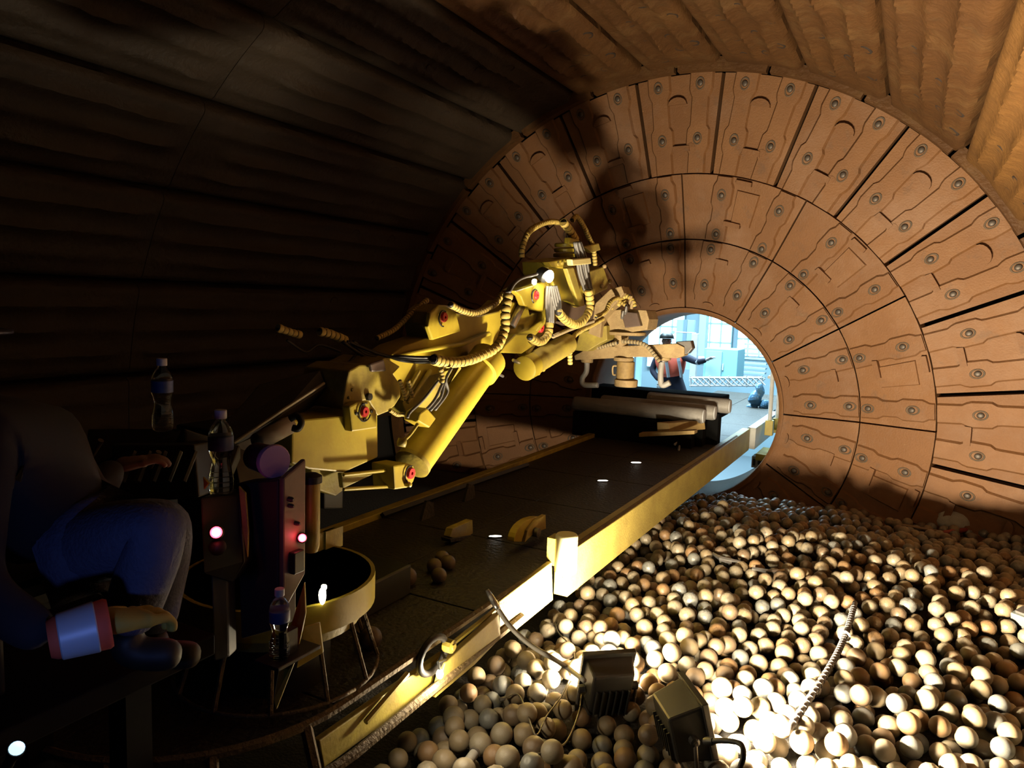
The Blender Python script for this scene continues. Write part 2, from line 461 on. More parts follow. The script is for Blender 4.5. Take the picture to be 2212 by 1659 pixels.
# ------------------------------------------------------------------ ball charge
def bed(x, y):
    z = -.89 + .14*math.exp(-((y-(6.3-.25*(x-2)))/.95)**2) - .12*max(0., min(1., (y-7.1)/1.4))
    z += .045*noise.noise(Vector((x*1.3, y*1.3, 3.)))
    for (kx, ky) in ((1.25, 3.25), (1.68, 3.0)): z -= .09*math.exp(-((x-kx)/.26)**2-((y-ky)/.30)**2)
    if x < .95: z -= .10*max(0, min(1, (.95-x)/.5))
    return z
fl = MB(); nx, ny = 60, 90; vs_ = []
for j in range(ny+1):
    for i in range(nx+1):
        x = -3.95+7.9*i/nx; y = -4.3+13.4*j/ny
        vs_.append((x, y, bed(max(.3, x), y)-.055))
fl.add(vs_, [(j*(nx+1)+i, j*(nx+1)+i+1, (j+1)*(nx+1)+i+1, (j+1)*(nx+1)+i) for j in range(ny) for i in range(nx)])
floor = struct(fl.build('floor', BEDM, smooth=True), 'dark bed of the ball charge in the mill bottom')

BALLMATS = [mat('ball_cream', (.31, .26, .18), .42, 0, (.15, .12, .085), 26, .3, .2, 90, sharp=(.52, .72)),
            mat('ball_tan', (.29, .22, .13), .42, 0, (.13, .105, .07), 22, .3, .2, 90, sharp=(.52, .75)),
            mat('ball_rusty', (.27, .16, .075), .45, 0, (.15, .09, .05), 20, .3, .2, 90, sharp=(.5, .75)),
            mat('ball_grey', (.22, .22, .20), .35, .1, (.1, .095, .085), 25, .3, .2, 90, sharp=(.5, .7)),
            mat('ball_brown', (.2, .14, .085), .4, 0, (.1, .065, .045), 24, .3, .2, 90, sharp=(.5, .7))]
BW = [.36, .26, .12, .14, .12]
cells = {}; balls = []
CS = .14
def near(x, y):
    ci, cj = int(math.floor(x/CS)), int(math.floor(y/CS))
    for a in (-1, 0, 1):
        for b in (-1, 0, 1):
            for q in cells.get((ci+a, cj+b), ()): yield q
def in_view(x, y, z, m=330):
    px, py, t = project((x, y, z)); return t > .5 and -m < px < 2212+m and 900 < py < 1659+m
def rest(x, y, r_):
    z = bed(x, y)
    for (bx, by, bz, br) in near(x, y):
        d2 = (bx-x)**2+(by-y)**2; s = r_+br
        if d2 < s*s: z = max(z, bz+math.sqrt(s*s-d2))
    return z
rb = random.Random(11)
area = [(x0, y0) for x0 in range(0, 36) for y0 in range(0, 72)]
tries = 0
KEEP = ((1.25, 3.22, .42, .60), (1.66, 3.02, .40, .55))        # where the lamps stand: only low balls
for step in range(24000):
    best = None
    r_ = .0525*rb.uniform(.93, 1.07)
    for c in range(5):
        x = rb.uniform(.42, 3.72); y = rb.uniform(2.05, 8.75)
        if math.hypot(x, bed(x, y)) > 3.72: continue
        if not in_view(x, y, bed(x, y)): continue
        z = rest(x, y, r_); g = z-bed(x, y)
        if best is None or g < best[3]: best = (x, y, z, g)
    if best is None: continue
    x, y, z, g = best
    lim = .075
    if noise.noise(Vector((x*2.3, y*2.3, 9.))) > .12: lim = .13
    for (kx, ky, kw, kd) in KEEP:
        if abs(x-kx) < kw/2 and abs(y-ky) < kd/2: lim = .03
    if g > lim: tries += 1; continue
    balls.append((x, y, z, r_)); cells.setdefault((int(math.floor(x/CS)), int(math.floor(y/CS))), []).append((x, y, z, r_))
    if tries > 14000: break
print('balls', len(balls))
def ico(sub):
    b = bmesh.new(); bmesh.ops.create_icosphere(b, subdivisions=sub, radius=1.0)
    v = [q.co.copy() for q in b.verts]; f = [[x.index for x in q.verts] for q in b.faces]; b.free(); return v, f
IV3, IF3 = ico(3); IV2, IF2 = ico(2)
BALLME = []
for bmz in BALLMATS:
    q = MB(); q.add(IV3, IF3); BALLME.append(q.mesh('grinding_ball', bmz, True))
def pick():
    u = rb.random(); s = 0
    for i, wgt in enumerate(BW):
        s += wgt
        if u < s: return i
    return 0
def visible_key(b):
    px, py, t = project(b[:3])
    ok = -15 < px < 2227 and py < 1670
    return (0 if ok else 1, t - (b[2]-bed(b[0], b[1]))*6)
balls.sort(key=visible_key)
BNAMES = ['cream', 'tan', 'rusty orange', 'grey', 'brown']
for i, (x, y, z, r_) in enumerate(balls[:300]):
    k = pick(); o = put('grinding_ball', BALLME[k]); o.location = (x, y, z); o.scale = (r_, r_, r_)
    o.rotation_euler = (rb.uniform(0, 6), rb.uniform(0, 6), rb.uniform(0, 6))
    px = project((x, y, z))[0]
    side = 'in the shade left of the black floodlights' if px < 1240 else ('around the two black floodlights' if px < 1640 else 'right of the black floodlights')
    tag(o, f'{BNAMES[k]} steel grinding ball {side}', 'ball', 'grinding balls nearest the camera')
SM = MB()
for (x, y, z, r_) in balls[300:]:
    SM.mi = pick()
    c = Vector((x, y, z)); ra = rb.uniform(0, 6)
    SM.add([c+q*r_ for q in IV2], IF2)
me = bpy.data.meshes.new('ball_charge'); me.from_pydata(SM.v, [], SM.f)
for bmz in BALLMATS: me.materials.append(bmz)
me.polygons.foreach_set('material_index', SM.m); me.polygons.foreach_set('use_smooth', [True]*len(me.polygons))
so = put('ball_charge', me); tag(so, 'the rest of the dusty steel grinding balls spread towards the mill head', 'balls', kind='stuff')

# ------------------------------------------------------------------ bridge
ZD = -.30
bridge = thing('bridge', 'long dark deck bridge with yellow side beam running out through the round opening', 'bridge', (0, 5, ZD))
y = 2.0
while y < 13.9:
    mb = MB().box((-.66, y+.006, ZD-.03), (.02, y+.994, ZD)); mb.build('deck_plate', DECK, bridge, bevel=.004)
    mb = MB().box((.03, y+.006, ZD-.03), (.69, y+.994, ZD+.003)); mb.build('deck_plate', DECK, bridge, bevel=.004)
    y += 1.0
n = 28; rim = [(0.68*math.sin(math.pi*(.5+i/n)), 2.0+.68*math.cos(math.pi*(.5+i/n))) for i in range(n+1)]
mb = MB().prism([Vector((x, yy, ZD)) for x, yy in rim], (0, 0, -.03)); mb.build('round_deck_end', DECK, bridge)
BEAMW = mat('beam_light_yellow', (.52, .40, .09), .5, 0, (.30, .21, .05), 6, .35, .15, 60)
RUSTY_EDGE = mat('rusty_edge', (.22, .15, .05), .8, 0, (.10, .06, .025), 18, .3, .6, 60)
# edge angle along the deck, continuing round the curved end
pts = [(.71, 9.0, ZD+.005), (.71, 6, ZD+.005), (.71, 4, ZD+.005), (.71, 2.0, ZD+.005)] + [(.71*math.sin(math.pi*(.5+i/n)), 2.0+.71*math.cos(math.pi*(.5+i/n)), ZD+.005) for i in range(1, n)]
MB().tube(pts, .018, 6).build('edge_bar', RUSTY_EDGE, bridge)
ring2 = [(.78*math.sin(math.pi*(.5+i/n)), 2.0+.78*math.cos(math.pi*(.5+i/n)), ZD-.16) for i in range(0, n)]
MB().tube([(.74, 3.4, ZD-.16)]+ring2, .02, 6).build('lower_edge_bar', RUSTY_EDGE, bridge)
for i in range(2, n, 4):
    a = math.pi*(.5+i/n); c, s = math.cos(a), math.sin(a)
    MB().tube([(.71*s, 2.0+.71*c, ZD), (.78*s, 2.0+.78*c, ZD-.16)], .022, 6).build('stay', RUSTY_EDGE, bridge)
MB().box((.64, 4.02, ZD-.27), (.735, 9.7, ZD+.012)).build('side_beam', BEAMW, bridge, bevel=.006)
MB().box((-.74, 3.0, ZD-.27), (-.66, 9.7, ZD+.04)).build('side_beam', YELD, bridge, bevel=.006)
MB().prism([P(*q, X=.735) for q in ((1079, 1299), (1192, 1214), (1195, 1296), (1112, 1364), (1080, 1360))], (-.03, 0, 0)).build('web_plate', BEAMW, bridge, bevel=.004)
MB().prism([P(*q, X=.765) for q in ((1078, 1326), (1082, 1378), (1026, 1436), (941, 1508), (962, 1432))], (-.03, 0, 0)).build('web_plate', BEAMW, bridge, bevel=.004)
MB().prism([P(*q, X=.70) for q in ((930, 1490), (700, 1659), (690, 1600), (960, 1410))], (-.03, 0, 0)).build('web_plate', YELD, bridge, bevel=.004)
for q0, q1 in (((1085, 1305), (975, 1392)), ((880, 1455), (790, 1560)), ((1000, 1395), (1060, 1340))):
    MB().tube([P(*q0, X=.72), P(*q1, X=.72)], .012, 6).build('brace', YELD, bridge)
# round guide roller standing on the beam
q = P(1221, 1235, X=.79)
rl = MB().lathe([(.004, -.045), (.014, -.04), (.014, -.012), (.05, -.01), (.066, .004), (.066, .215), (.058, .226), (.002, .228)], Matrix.Translation(q), 24)
rl.build('guide_roller', mat('roller_cream', (.8, .72, .42), .45), bridge, auto=True)
MB().box((q.x-.10, q.y-.05, q.z+.04), (q.x-.05, q.y+.05, q.z+.2)).build('roller_bracket', YELD, bridge)
# shackle coil hanging under the edge
qc = P(935, 1415, X=.74)
MB().tube([qc+Vector((0, .10*math.cos(t*.35), .075*math.sin(t*.35))) for t in range(0, 19)], .016, 8).build('coil', RUB, bridge, smooth=True)
MB().lathe([(.03, -.02), (.03, .02), (.014, .022), (.014, .03)], frame(P(970, 1395, X=.76), (1, 0, 0)), 10).build('shackle_bolt', YELD, bridge)
# low rail along the far deck edge and gussets
MB().tube([P(826, 1113, Z=ZD+.03), P(1000, 1052, Z=ZD+.03), P(1140, 1004, Z=ZD+.03)], .022, 4).build('deck_rail', DARK, bridge)
for px, py in ((925, 1120), (1015, 1080)):
    c = P(px, py, Z=ZD); MB().prism([c+Vector((0, -.08, 0)), c+Vector((0, .08, 0)), c+Vector((0, .06, .10)), c+Vector((0, -.02, .13))], (-.02, 0, 0)).build('gusset', DECK, bridge)
# handrail posts beyond the opening
for (px, top, bot, yy) in ((1661, 770, 935, 10.15), (1677, 790, 930, 10.6)):
    a = P(px, bot, Y=yy); b = Vector((a.x-.01, yy, P(px, top, Y=yy).z))
    MB().tube([a, b], .028, 10).build('handrail_post', WHT, bridge)
    MB().box((a.x-.05, yy-.05, a.z-.03), (a.x+.05, yy+.05, a.z+.17)).build('post_socket', YEL, bridge, bevel=.005)
a = P(1661, 815, Y=10.15); b = P(1677, 806, Y=10.6); MB().tube([a, b], .02, 8).build('handrail', WHT, bridge)
MB().box((.70, 9.75, ZD-.26), (.80, 11.6, ZD+.02)).build('outer_beam', WHT, bridge, bevel=.006)
MB().box((.80, 9.85, ZD-.42), (.98, 10.4, ZD-.33)).build('bracket', YEL, bridge, bevel=.006)

# ------------------------------------------------------------------ floodlights on the balls
WARM = (1.0, .84, .58)
def floodlight(name, label, base, center, face, wd, ht, dp, energy, glass_str, spread=180, color=WARM):
    """box-shaped work lamp; face = unit vector the glass points to"""
    t = thing(name, label, 'floodlight', base)
    f = Vector(face).normalized(); side = f.cross(Vector((0, 0, 1))).normalized(); up = side.cross(f).normalized()
    c = Vector(center)
    def L(a, b, d): return c + side*a + up*b + f*d
    # housing tapered to the back
    fr = [L(-wd/2, -ht/2, dp/2), L(wd/2, -ht/2, dp/2), L(wd/2, ht/2, dp/2), L(-wd/2, ht/2, dp/2)]
    bk = [L(-wd*.42, -ht*.40, -dp/2), L(wd*.42, -ht*.40, -dp/2), L(wd*.42, ht*.40, -dp/2), L(-wd*.42, ht*.40, -dp/2)]
    MB().add(fr+bk, [(4,5,6,7),(0,4,5,1),(1,5,6,2),(2,6,7,3),(3,7,4,0),(0,1,2,3)]).build('housing', LAMPB, t, bevel=.012)
    for i in range(6):
        x = wd*(-.33+.132*i)
        MB().prism([L(x, -ht*.40, -dp/2-.002), L(x, ht*.12, -dp/2-.002), L(x, ht*.12, -dp/2-.018), L(x, -ht*.36, -dp/2-.018)], side*.006).build('cooling_fin', LAMPB, t)
    # bezel
    for (a0, a1, b0, b1) in ((-.55, .55, .46, .56), (-.55, .55, -.56, -.46), (-.55, -.47, -.5, .5), (.47, .55, -.5, .5)):
        q = [L(a0*wd, b0*ht, dp/2+.012), L(a1*wd, b0*ht, dp/2+.012), L(a1*wd, b1*ht, dp/2+.012), L(a0*wd, b1*ht, dp/2+.012)]
        MB().prism(q, f*-.03).build('bezel', LAMPB, t, bevel=.004)
    gm = mat(name+'_glass', (.9, .9, .85), .3, emit=(1, .86, .62), estr=glass_str)
    MB().prism([L(-wd*.45, -ht*.44, dp/2+.008), L(wd*.45, -ht*.44, dp/2+.008), L(wd*.45, ht*.44, dp/2+.008), L(-wd*.45, ht*.44, dp/2+.008)], f*-.006).build('glass', gm, t)
    # U bracket
    o = .6
    br = [L(-wd*o, 0, 0), L(-wd*o, -ht*.52, -.02), L(-wd*o*.8, -ht*.68, -.03), L(wd*o*.8, -ht*.68, -.03), L(wd*o, -ht*.52, -.02), L(wd*o, 0, 0)]
    MB().tube(spline(br, 5), .009, 8).build('bracket', STEEL, t, smooth=True)
    for s in (-1, 1):
        MB().lathe([(.022, 0), (.022, .03), (.012, .034)], frame(L(s*wd*.5, 0, 0), side*s), 10).build('side_knob', LAMPB, t)
    MB().lathe([(.02, 0), (.02, .05), (.012, .06), (.012, .1)], frame(L(-wd*.1, -ht*.42, -dp*.35), -up), 10).build('cable_gland', LAMPB, t)
    lamp_object('bulb', 'AREA', L(0, 0, dp/2+.03), energy, color, L(0, 0, 1.0), parent=t, shape='RECTANGLE', size=wd*.9, size_y=ht*.7, spread=R(spread))
    return t
floodlight('floodlight', 'black floodlight seen square from behind, power cable at its left', P(1312, 1600, Y=3.45), P(1313, 1484, Y=3.49), (-.60, .72, .30), .26, .33, .12, 335, 60)
floodlight('floodlight', 'tilted black floodlight lying to the right of the upright one', P(1475, 1640, Y=3.16), P(1472, 1560, Y=3.22), (.80, .60, .26), .27, .27, .17, 620, 60, spread=150)

# ------------------------------------------------------------------ relining crane on the bridge
crane = thing('relining_crane', 'yellow hydraulic relining crane with jointed boom, hoses and hook beam on the bridge', 'crane', (0, 3, ZD))
def pl(name, outline, X, th, m=YEL, parent=None, bev=.008):
    o = MB().prism([P(*q, X=X) for q in outline], (-th, 0, 0)).build(name, m, parent or crane, bevel=bev); return o
def plY(name, outline, Y, th, m=YEL, parent=None, bev=.006):
    o = MB().prism([P(*q, Y=Y) for q in outline], (0, th, 0)).build(name, m, parent or crane, bevel=bev); return o
def pin(px, py, X, rpx, out=.014, parent=None):
    c = P(px, py, X=X); r_ = px2m(c, rpx)
    o = MB().lathe([(r_*1.15, -.03), (r_*1.15, out*.6), (r_, out), (r_*.35, out), (r_*.3, out-.012), (.002, out-.012)], frame(c, (1, 0, 0)), 24).build('red_pin', RED, parent or crane, auto=True)
    return o
def keeper(px, py, X, rpx, parent=None, frac=.75, start=1.2):
    c = P(px, py, X=X); r_ = px2m(c, rpx)
    pts = [c+Vector((.006, math.cos(start+2*math.pi*frac*i/20)*r_, math.sin(start+2*math.pi*frac*i/20)*r_)) for i in range(21)]
    return MB().tube(pts, px2m(c, 1.6), 6).build('pin_ring', BLK, parent or crane)
def cylx(name, pa, pb, X, rpx, m, parent=None, seg=20, ends=True):
    a, b = P(*pa, X=X), P(*pb, X=X); r_ = px2m((a+b)/2, rpx); l = (b-a).length
    pr = [(r_*.8, 0), (r_, .008), (r_, l-.008), (r_*.8, l)] if ends else [(r_, 0), (r_, l)]
    return MB().lathe(pr, frame(a, b-a, (1, 0, 0)), seg).build(name, m, parent or crane, auto=True)
def hose(px_pts, X, rpx, m=HOSEY, parent=None, name='hose', X2=None, Y=None):
    n = len(px_pts)
    pts = []
    for i, q in enumerate(px_pts):
        if Y is not None: pts.append(P(*q, Y=Y))
        else: pts.append(P(*q, X=X+((X2-X)*i/(n-1) if X2 is not None else 0)))
    sp = spline(pts, 24)
    r_ = sum(px2m(q, rpx) for q in pts)/n
    core = MB().tube(sp[::3]+[sp[-1]], r_*.80, 8)
    # spiral wrap as short overlapping collars with dark gaps
    ln = [0.]
    for i in range(1, len(sp)): ln.append(ln[-1]+(sp[i]-sp[i-1]).length)
    tot = ln[-1]; pitch = r_*1.3; cnt = max(3, int(tot/pitch))
    def at_len(s):
        s = max(0., min(tot, s)); i = 1
        while i < len(ln)-1 and ln[i] < s: i += 1
        f = (s-ln[i-1])/max(1e-9, ln[i]-ln[i-1]); return sp[i-1].lerp(sp[i], f)
    wr = MB()
    for i in range(cnt):
        s0 = tot*i/cnt; s1 = tot*(i+.82)/cnt; j = random.uniform(.95, 1.05)
        wr.tube([at_len(s0), at_len(s0+(s1-s0)*.2), at_len(s0+(s1-s0)*.8), at_len(s1)], [r_*.88*j, r_*j, r_*j, r_*.9*j], 10)
    o = wr.build(name, m, parent or crane, auto=True)
    core.build('inner_hose', RUB, o, smooth=True)
    return o
def cable(px_pts, X, rpx, m=GREYH, parent=None, name='hydraulic_line', X2=None, Y=None):
    n = len(px_pts); pts = []
    for i, q in enumerate(px_pts):
        if Y is not None: pts.append(P(*q, Y=Y))
        else: pts.append(P(*q, X=X+((X2-X)*i/(n-1) if X2 is not None else 0)))
    return MB().tube(spline(pts, 8), sum(px2m(q, rpx) for q in pts)/n, 8).build(name, m, parent or crane, smooth=True)

# --- base: dark mast and carriage on the deck, yellow block
MB().box((-.38, 2.15, ZD), (.02, 2.62, .62)).build('mast', DARK, crane, bevel=.01)
MB().box((-.45, 2.0, ZD), (.30, 3.0, ZD+.16)).build('carriage', DARK, crane, bevel=.01)
base = pl('base_block', ((632, 908), (757, 897), (816, 893), (817, 988), (744, 1021), (668, 1014), (630, 1001)), .16, .36)
pl('base_foot', ((668, 1005), (745, 1015), (742, 1060), (726, 1072), (690, 1060)), .10, .26, YELD)
pl('mast_foot', ((700, 1040), (742, 1050), (742, 1100), (700, 1100)), .05, .2, DARK)
br_ = pl('pin_bracket', ((755, 878), (772, 869), (797, 867), (814, 888), (815, 925), (761, 933)), .205, .05)
pin(786, 889, .206, 10, parent=br_); keeper(786, 890, .207, 20, br_)
for dx, dy in ((-17, 3), (-2, -17), (16, -2), (1, 16)):
    c = P(786+dx, 890+dy, X=.206); MB().lathe([(.009, -.01), (.009, .006), (.002, .008)], frame(c, (1, 0, 0)), 8).build('bolt', BLK, br_)
# --- lower boom quadrant
quad = pl('boom_root', ((754, 801), (749, 822), (745, 848), (741, 874), (746, 886), (757, 872), (796, 864), (815, 899), (838, 890), (853, 877), (866, 857), (864, 828), (850, 808), (866, 792), (833, 772), (803, 788), (777, 788)), .14, .28, YELD)
for px, py in ((761, 842), (753, 859), (776, 905)):
    c = P(px, py, X=.141); MB().lathe([(.008, -.01), (.008, .006), (.002, .008)], frame(c, (1, 0, 0)), 8).build('bolt', YELD, quad)
c = P(796, 857, X=.145); MB().lathe([(px2m(c, 8), -.01), (px2m(c, 8), .012), (.004, .013)], frame(c, (1, 0, 0)), 16).build('port', BLK, quad)
pl('cover_plate', ((800, 786), (830, 776), (836, 802), (804, 804)), .17, .02, PANEL, quad)
# --- lower boom beam
boom = pl('lower_boom', ((848, 806), (833, 775), (872, 748), (930, 728), (925, 700), (932, 672), (950, 658), (968, 660), (986, 676), (1035, 682), (1078, 672), (1100, 650), (1140, 660), (1150, 700), (1118, 722), (1085, 748), (1066, 770), (990, 795), (930, 812), (866, 857)), .08, .17)
lug = pl('boom_lug', ((925, 706), (930, 676), (948, 659), (963, 659), (986, 674), (996, 716), (935, 735)), .115, .03, YEL, boom)
pin(958, 685, .117, 9.5, parent=lug); keeper(956, 688, .118, 17, lug, .6, 1.0)
lug2 = pl('boom_lug', ((925, 706), (930, 676), (948, 659), (963, 659), (986, 674), (996, 716), (935, 735)), -.12, .03, YELD, boom)
pl('boom_flange', ((862, 766), (905, 756), (1000, 740), (1060, 716), (1062, 724), (1002, 748), (906, 764), (864, 774)), .12, .04, YEL, boom)
pl('underframe', ((866, 800), (910, 790), (990, 780), (1000, 800), (930, 880), (905, 905), (880, 900), (866, 860)), .02, .10, YELD)
for a_, b_ in (((905, 800), (868, 866)), ((930, 800), (880, 870)), ((988, 790), (955, 850))):
    cylx('strut', a_, b_, .10, 5, YELD)
# --- big lift cylinder
cyl = cylx('lift_cylinder', (892, 1000), (1040, 796), .20, 37, YEL, seg=28)
cylx('cylinder_head', (1034, 803), (1056, 773), .20, 41, YEL, cyl, 28)
cylx('cylinder_gland', (888, 1006), (896, 994), .20, 41, YELD, cyl, 28)
cylx('grease_nipple', (1066, 803), (1087, 813), .22, 3.2, CHR, cyl, 8)
cv = pl('clevis', ((850, 1006), (880, 1001), (893, 1005), (900, 1022), (893, 1042), (880, 1054), (853, 1058)), .27, .14)
pin(886, 1022, .272, 11, parent=cv); keeper(884, 1024, .273, 18, cv, .55, 1.2)
c = P(877, 1046, X=.272); MB().lathe([(px2m(c, 5), -.01), (px2m(c, 5), .03), (.004, .034)], frame(c, (1, 0, 0)), 12).build('grease_nipple', YEL, cv)
for a_, b_ in (((742, 1026), (852, 1014)), ((742, 1057), (855, 1050))): cylx('tie_bar', a_, b_, .22, 4, YEL)
pl('tie_web', ((738, 1022), (810, 1024), (742, 1056)), .18, .03, YELD)
pl('valve_block', ((908, 892), (923, 881), (943, 904), (928, 925), (902, 910)), .32, .09)
for pts_ in (((961, 824), (952, 858), (930, 886)), ((956, 828), (940, 862), (922, 884)), ((946, 822), (915, 862), (886, 890), (880, 902)), ((975, 795), (963, 820), (966, 848), (940, 885))):
    cable(pts_, .30, 3.4)
cable(((902, 916), (886, 938), (874, 950)), .31, 4, YELD); 
c = P(868, 956, X=.31); MB().lathe([(.022, -.02), (.026, .0), (.022, .02)], frame(c, (0, .3, 1)), 10).build('elbow', YELD, crane, smooth=True)
# --- upper boom knuckle
kn = pl('upper_boom', ((1115, 628), (1150, 617), (1176, 604), (1184, 612), (1184, 650), (1178, 680), (1166, 704), (1150, 719), (1130, 724), (1116, 720), (1096, 742), (1076, 762), (1126, 764), (1150, 750), (1160, 735), (1200, 700), (1215, 660), (1212, 610), (1190, 598), (1170, 596)), .04, .12, YELD)
kp = pl('knuckle_plate', ((1114, 628), (1152, 616), (1177, 604), (1184, 610), (1182, 650), (1174, 674), (1150, 668), (1134, 660), (1126, 640), (1116, 632)), .16, .05)
pin(1158, 638, .162, 8.5, parent=kp); keeper(1154, 640, .163, 15, kp, .55, .9)
kq = pl('knuckle_plate', ((1184, 612), (1186, 650), (1178, 690), (1160, 714), (1138, 722), (1115, 722), (1092, 745), (1080, 762), (1128, 764), (1152, 748), (1142, 738), (1160, 722), (1178, 700), (1190, 650), (1190, 612)), .15, .10)
pl('knuckle_web', ((1118, 700), (1150, 676), (1176, 676), (1160, 712), (1134, 722), (1112, 722)), .08, .10, YELD)
cylx('piston_rod', (1104, 705), (1128, 655), .10, 10, CHR)
cylx('lower_boom_foot', (1128, 764), (1146, 738), .10, 14, YELD)
pin(1168, 708, .13, 9)
c2 = cylx('tilt_cylinder', (1140, 793), (1226, 742), .14, 24, YELD, seg=24)
cylx('cylinder_head', (1132, 797), (1150, 787), .14, 27, YEL, c2, 24)
cylx('grease_nipple', (1108, 778), (1122, 784), .14, 4, CHR, c2, 8)
for q in ((1150, 813), (1163, 806), (1174, 798), (1181, 791)):
    c = P(*q, X=.14); MB().sphere(c, px2m(c, 5), 8, 6).build('bleed_screw', YELD, c2, smooth=True)
# --- turret head
pl('turret_body', ((1184, 566), (1233, 557), (1243, 575), (1256, 610), (1264, 660), (1250, 664), (1226, 650), (1206, 648), (1196, 610), (1186, 592)), .06, .22)
pl('turret_plate', ((1184, 566), (1230, 557), (1238, 566), (1232, 580), (1210, 580), (1192, 576)), .12, .06)
for q in ((1205, 570), (1214, 568), (1222, 565)):
    c = P(*q, X=.122); MB().lathe([(px2m(c, 4), -.01), (px2m(c, 4), .01), (.003, .012)], frame(c, (1, 0, 0)), 10).build('bolt', YELD, crane)
pl('turret_side', ((1262, 590), (1304, 576), (1315, 610), (1312, 624), (1280, 640), (1266, 632)), .0, .16, YELD)
for q in ((1306, 575), (1318, 608), (1300, 618), (1268, 596)):
    c = P(*q, X=.01); MB().sphere(c, px2m(c, 5), 8, 6).build('bolt', TAN, crane, smooth=True)
for k_, (q, rp) in enumerate((((1221, 529), 23), ((1221, 540), 24), ((1221, 551), 26))):
    c = P(*q, X=0); r_ = px2m(c, rp); h = px2m(c, 4.2)
    MB().lathe([(r_*.9, -h), (r_, -h*.7), (r_, h*.7), (r_*.9, h)], frame(c, (0, -.12, 1)), 28).build('slew_ring', YEL, crane, auto=True)
pl('turret_arm', ((1225, 580), (1240, 578), (1262, 655), (1252, 662)), .16, .04, YELD)
pl('lower_housing', ((1205, 640), (1262, 655), (1285, 672), (1280, 700), (1250, 705), (1210, 690), (1196, 665)), .02, .16, PANEL)
# work lamp on the knuckle
wl = MB().lathe([(.02, -.06), (.042, -.04), (.05, .0), (.05, .02), (.044, .022)], frame(P(1176, 594, X=.2), (.75, -.15, -.45)), 18).build('work_lamp', LAMPB, crane, auto=True)
gl = mat('work_lamp_glass', (1, .95, .8), .3, emit=(1, .93, .75), estr=45)
cc = P(1187, 597, X=.24); MB().lathe([(.040, -.006), (.043, .0), (.030, .012), (.004, .016)], frame(cc, (.9, -.3, -.1)), 18).build('lamp_lens', gl, wl, smooth=True)
c = P(1155, 609, X=.22); MB().lathe([(.018, -.01), (.02, 0), (.004, .008)], frame(c, (.9, -.3, -.1)), 12).build('lamp_lens', gl, wl, smooth=True)
lamp_object('bulb', 'SPOT', cc+Vector((.03, -.02, -.01)), 12, WARM, P(1190, 660, X=.12), parent=crane, spot_size=R(150), spot_blend=.5, shadow_soft_size=.03)
# --- hoses
hose(((1127, 556), (1128, 536), (1141, 503), (1163, 487), (1189, 479), (1214, 482)), -.02, 6.5)
hose(((1217, 480), (1230, 497), (1243, 520)), .04, 10)
hose(((1236, 476), (1246, 468), (1261, 489), (1272, 513), (1282, 536), (1286, 574)), .0, 5.5)
hose(((1271, 627), (1275, 658), (1267, 683), (1247, 701), (1224, 693), (1206, 674)), .22, 9.5)
hose(((1188, 698), (1184, 723), (1166, 739), (1144, 728)), .24, 9)
hose(((1098, 635), (1092, 673), (1090, 711), (1075, 747), (1042, 767), (1004, 780), (966, 783), (935, 776)), .27, 11.5)
hose(((1085, 635), (1067, 658), (1029, 676), (999, 671), (973, 658)), .17, 7.5)
hose(((923, 648), (890, 676), (852, 711), (814, 731)), -.05, 6)
hose(((690, 716), (715, 722), (748, 736)), -.02, 10)
hose(((600, 708), (622, 716), (650, 724)), -.08, 9)
hose(((863, 822), (871, 842), (876, 864)), .22, 5); hose(((881, 822), (886, 838), (891, 858)), .22, 5)
hose(((952, 796), (955, 812), (954, 828)), .33, 6)
hose(((842, 886), (858, 896), (872, 894)), .2, 4.5)
hose(((1288, 684), (1308, 673), (1318, 653), (1333, 644), (1353, 650)), .12, 5)
hose(((1232, 787), (1231, 756), (1237, 731), (1252, 716), (1277, 703), (1303, 688)), .17, 5.5)
hose(((1194, 727), (1232, 711), (1282, 693)), .18, 4.5, HOSET)
for i in range(5):
    d_ = i*5-10
    cable(((1247+d_*.6, 523), (1256+d_, 560), (1262+d_, 595), (1271+d_*.7, 628)), .16+.01*(i % 2), 3.6)
for i in range(4):
    d_ = i*5-8
    cable(((1190+d_, 618), (1188+d_, 655), (1189+d_*.8, 698)), .19, 3.2)
    cable(((1196+d_*.8, 618), (1203+d_, 650), (1207+d_*.6, 676)), .20, 3.0)
for i in range(3):
    cable(((935, 772+i*5), (900, 772+i*5), (866, 770+i*4), (840, 770), (800, 758), (752, 738)), .25-.01*i, 3.6, RUB, X2=0.0)
for i, (dx, dy) in enumerate(((0, 0), (8, 6), (-8, 10), (14, -4))):
    cable(((748+dx, 738), (790, 760+dy), (832+dx*.3, 770)), 0, 4, RUB)
cable(((1100, 632), (1112, 612), (1130, 600), (1160, 592)), .24, 3.4)
cable(((1094, 634), (1104, 616), (1120, 604)), .22, 3.4)
cable(((620, 735), (660, 760), (690, 745), (735, 760)), -.1, 3, RUB)
cable(((700, 860), (722, 830), (740, 800), (770, 765)), -.02, 3.4, RUB)
cable(((560, 930), (640, 880), (690, 830), (716, 800)), -.15, 4, RUB)
pl('hose_clamp', ((1236, 560), (1276, 556), (1278, 570), (1238, 574)), .20, .05, mat('pale_clamp', (.72, .6, .25), .5))
pl('hose_clamp', ((1262, 533), (1294, 525), (1298, 540), (1280, 546)), .03, .05, YELD)
pl('hose_clamp', ((1232, 513), (1252, 518), (1254, 528), (1230, 526)), .1, .05, YEL)
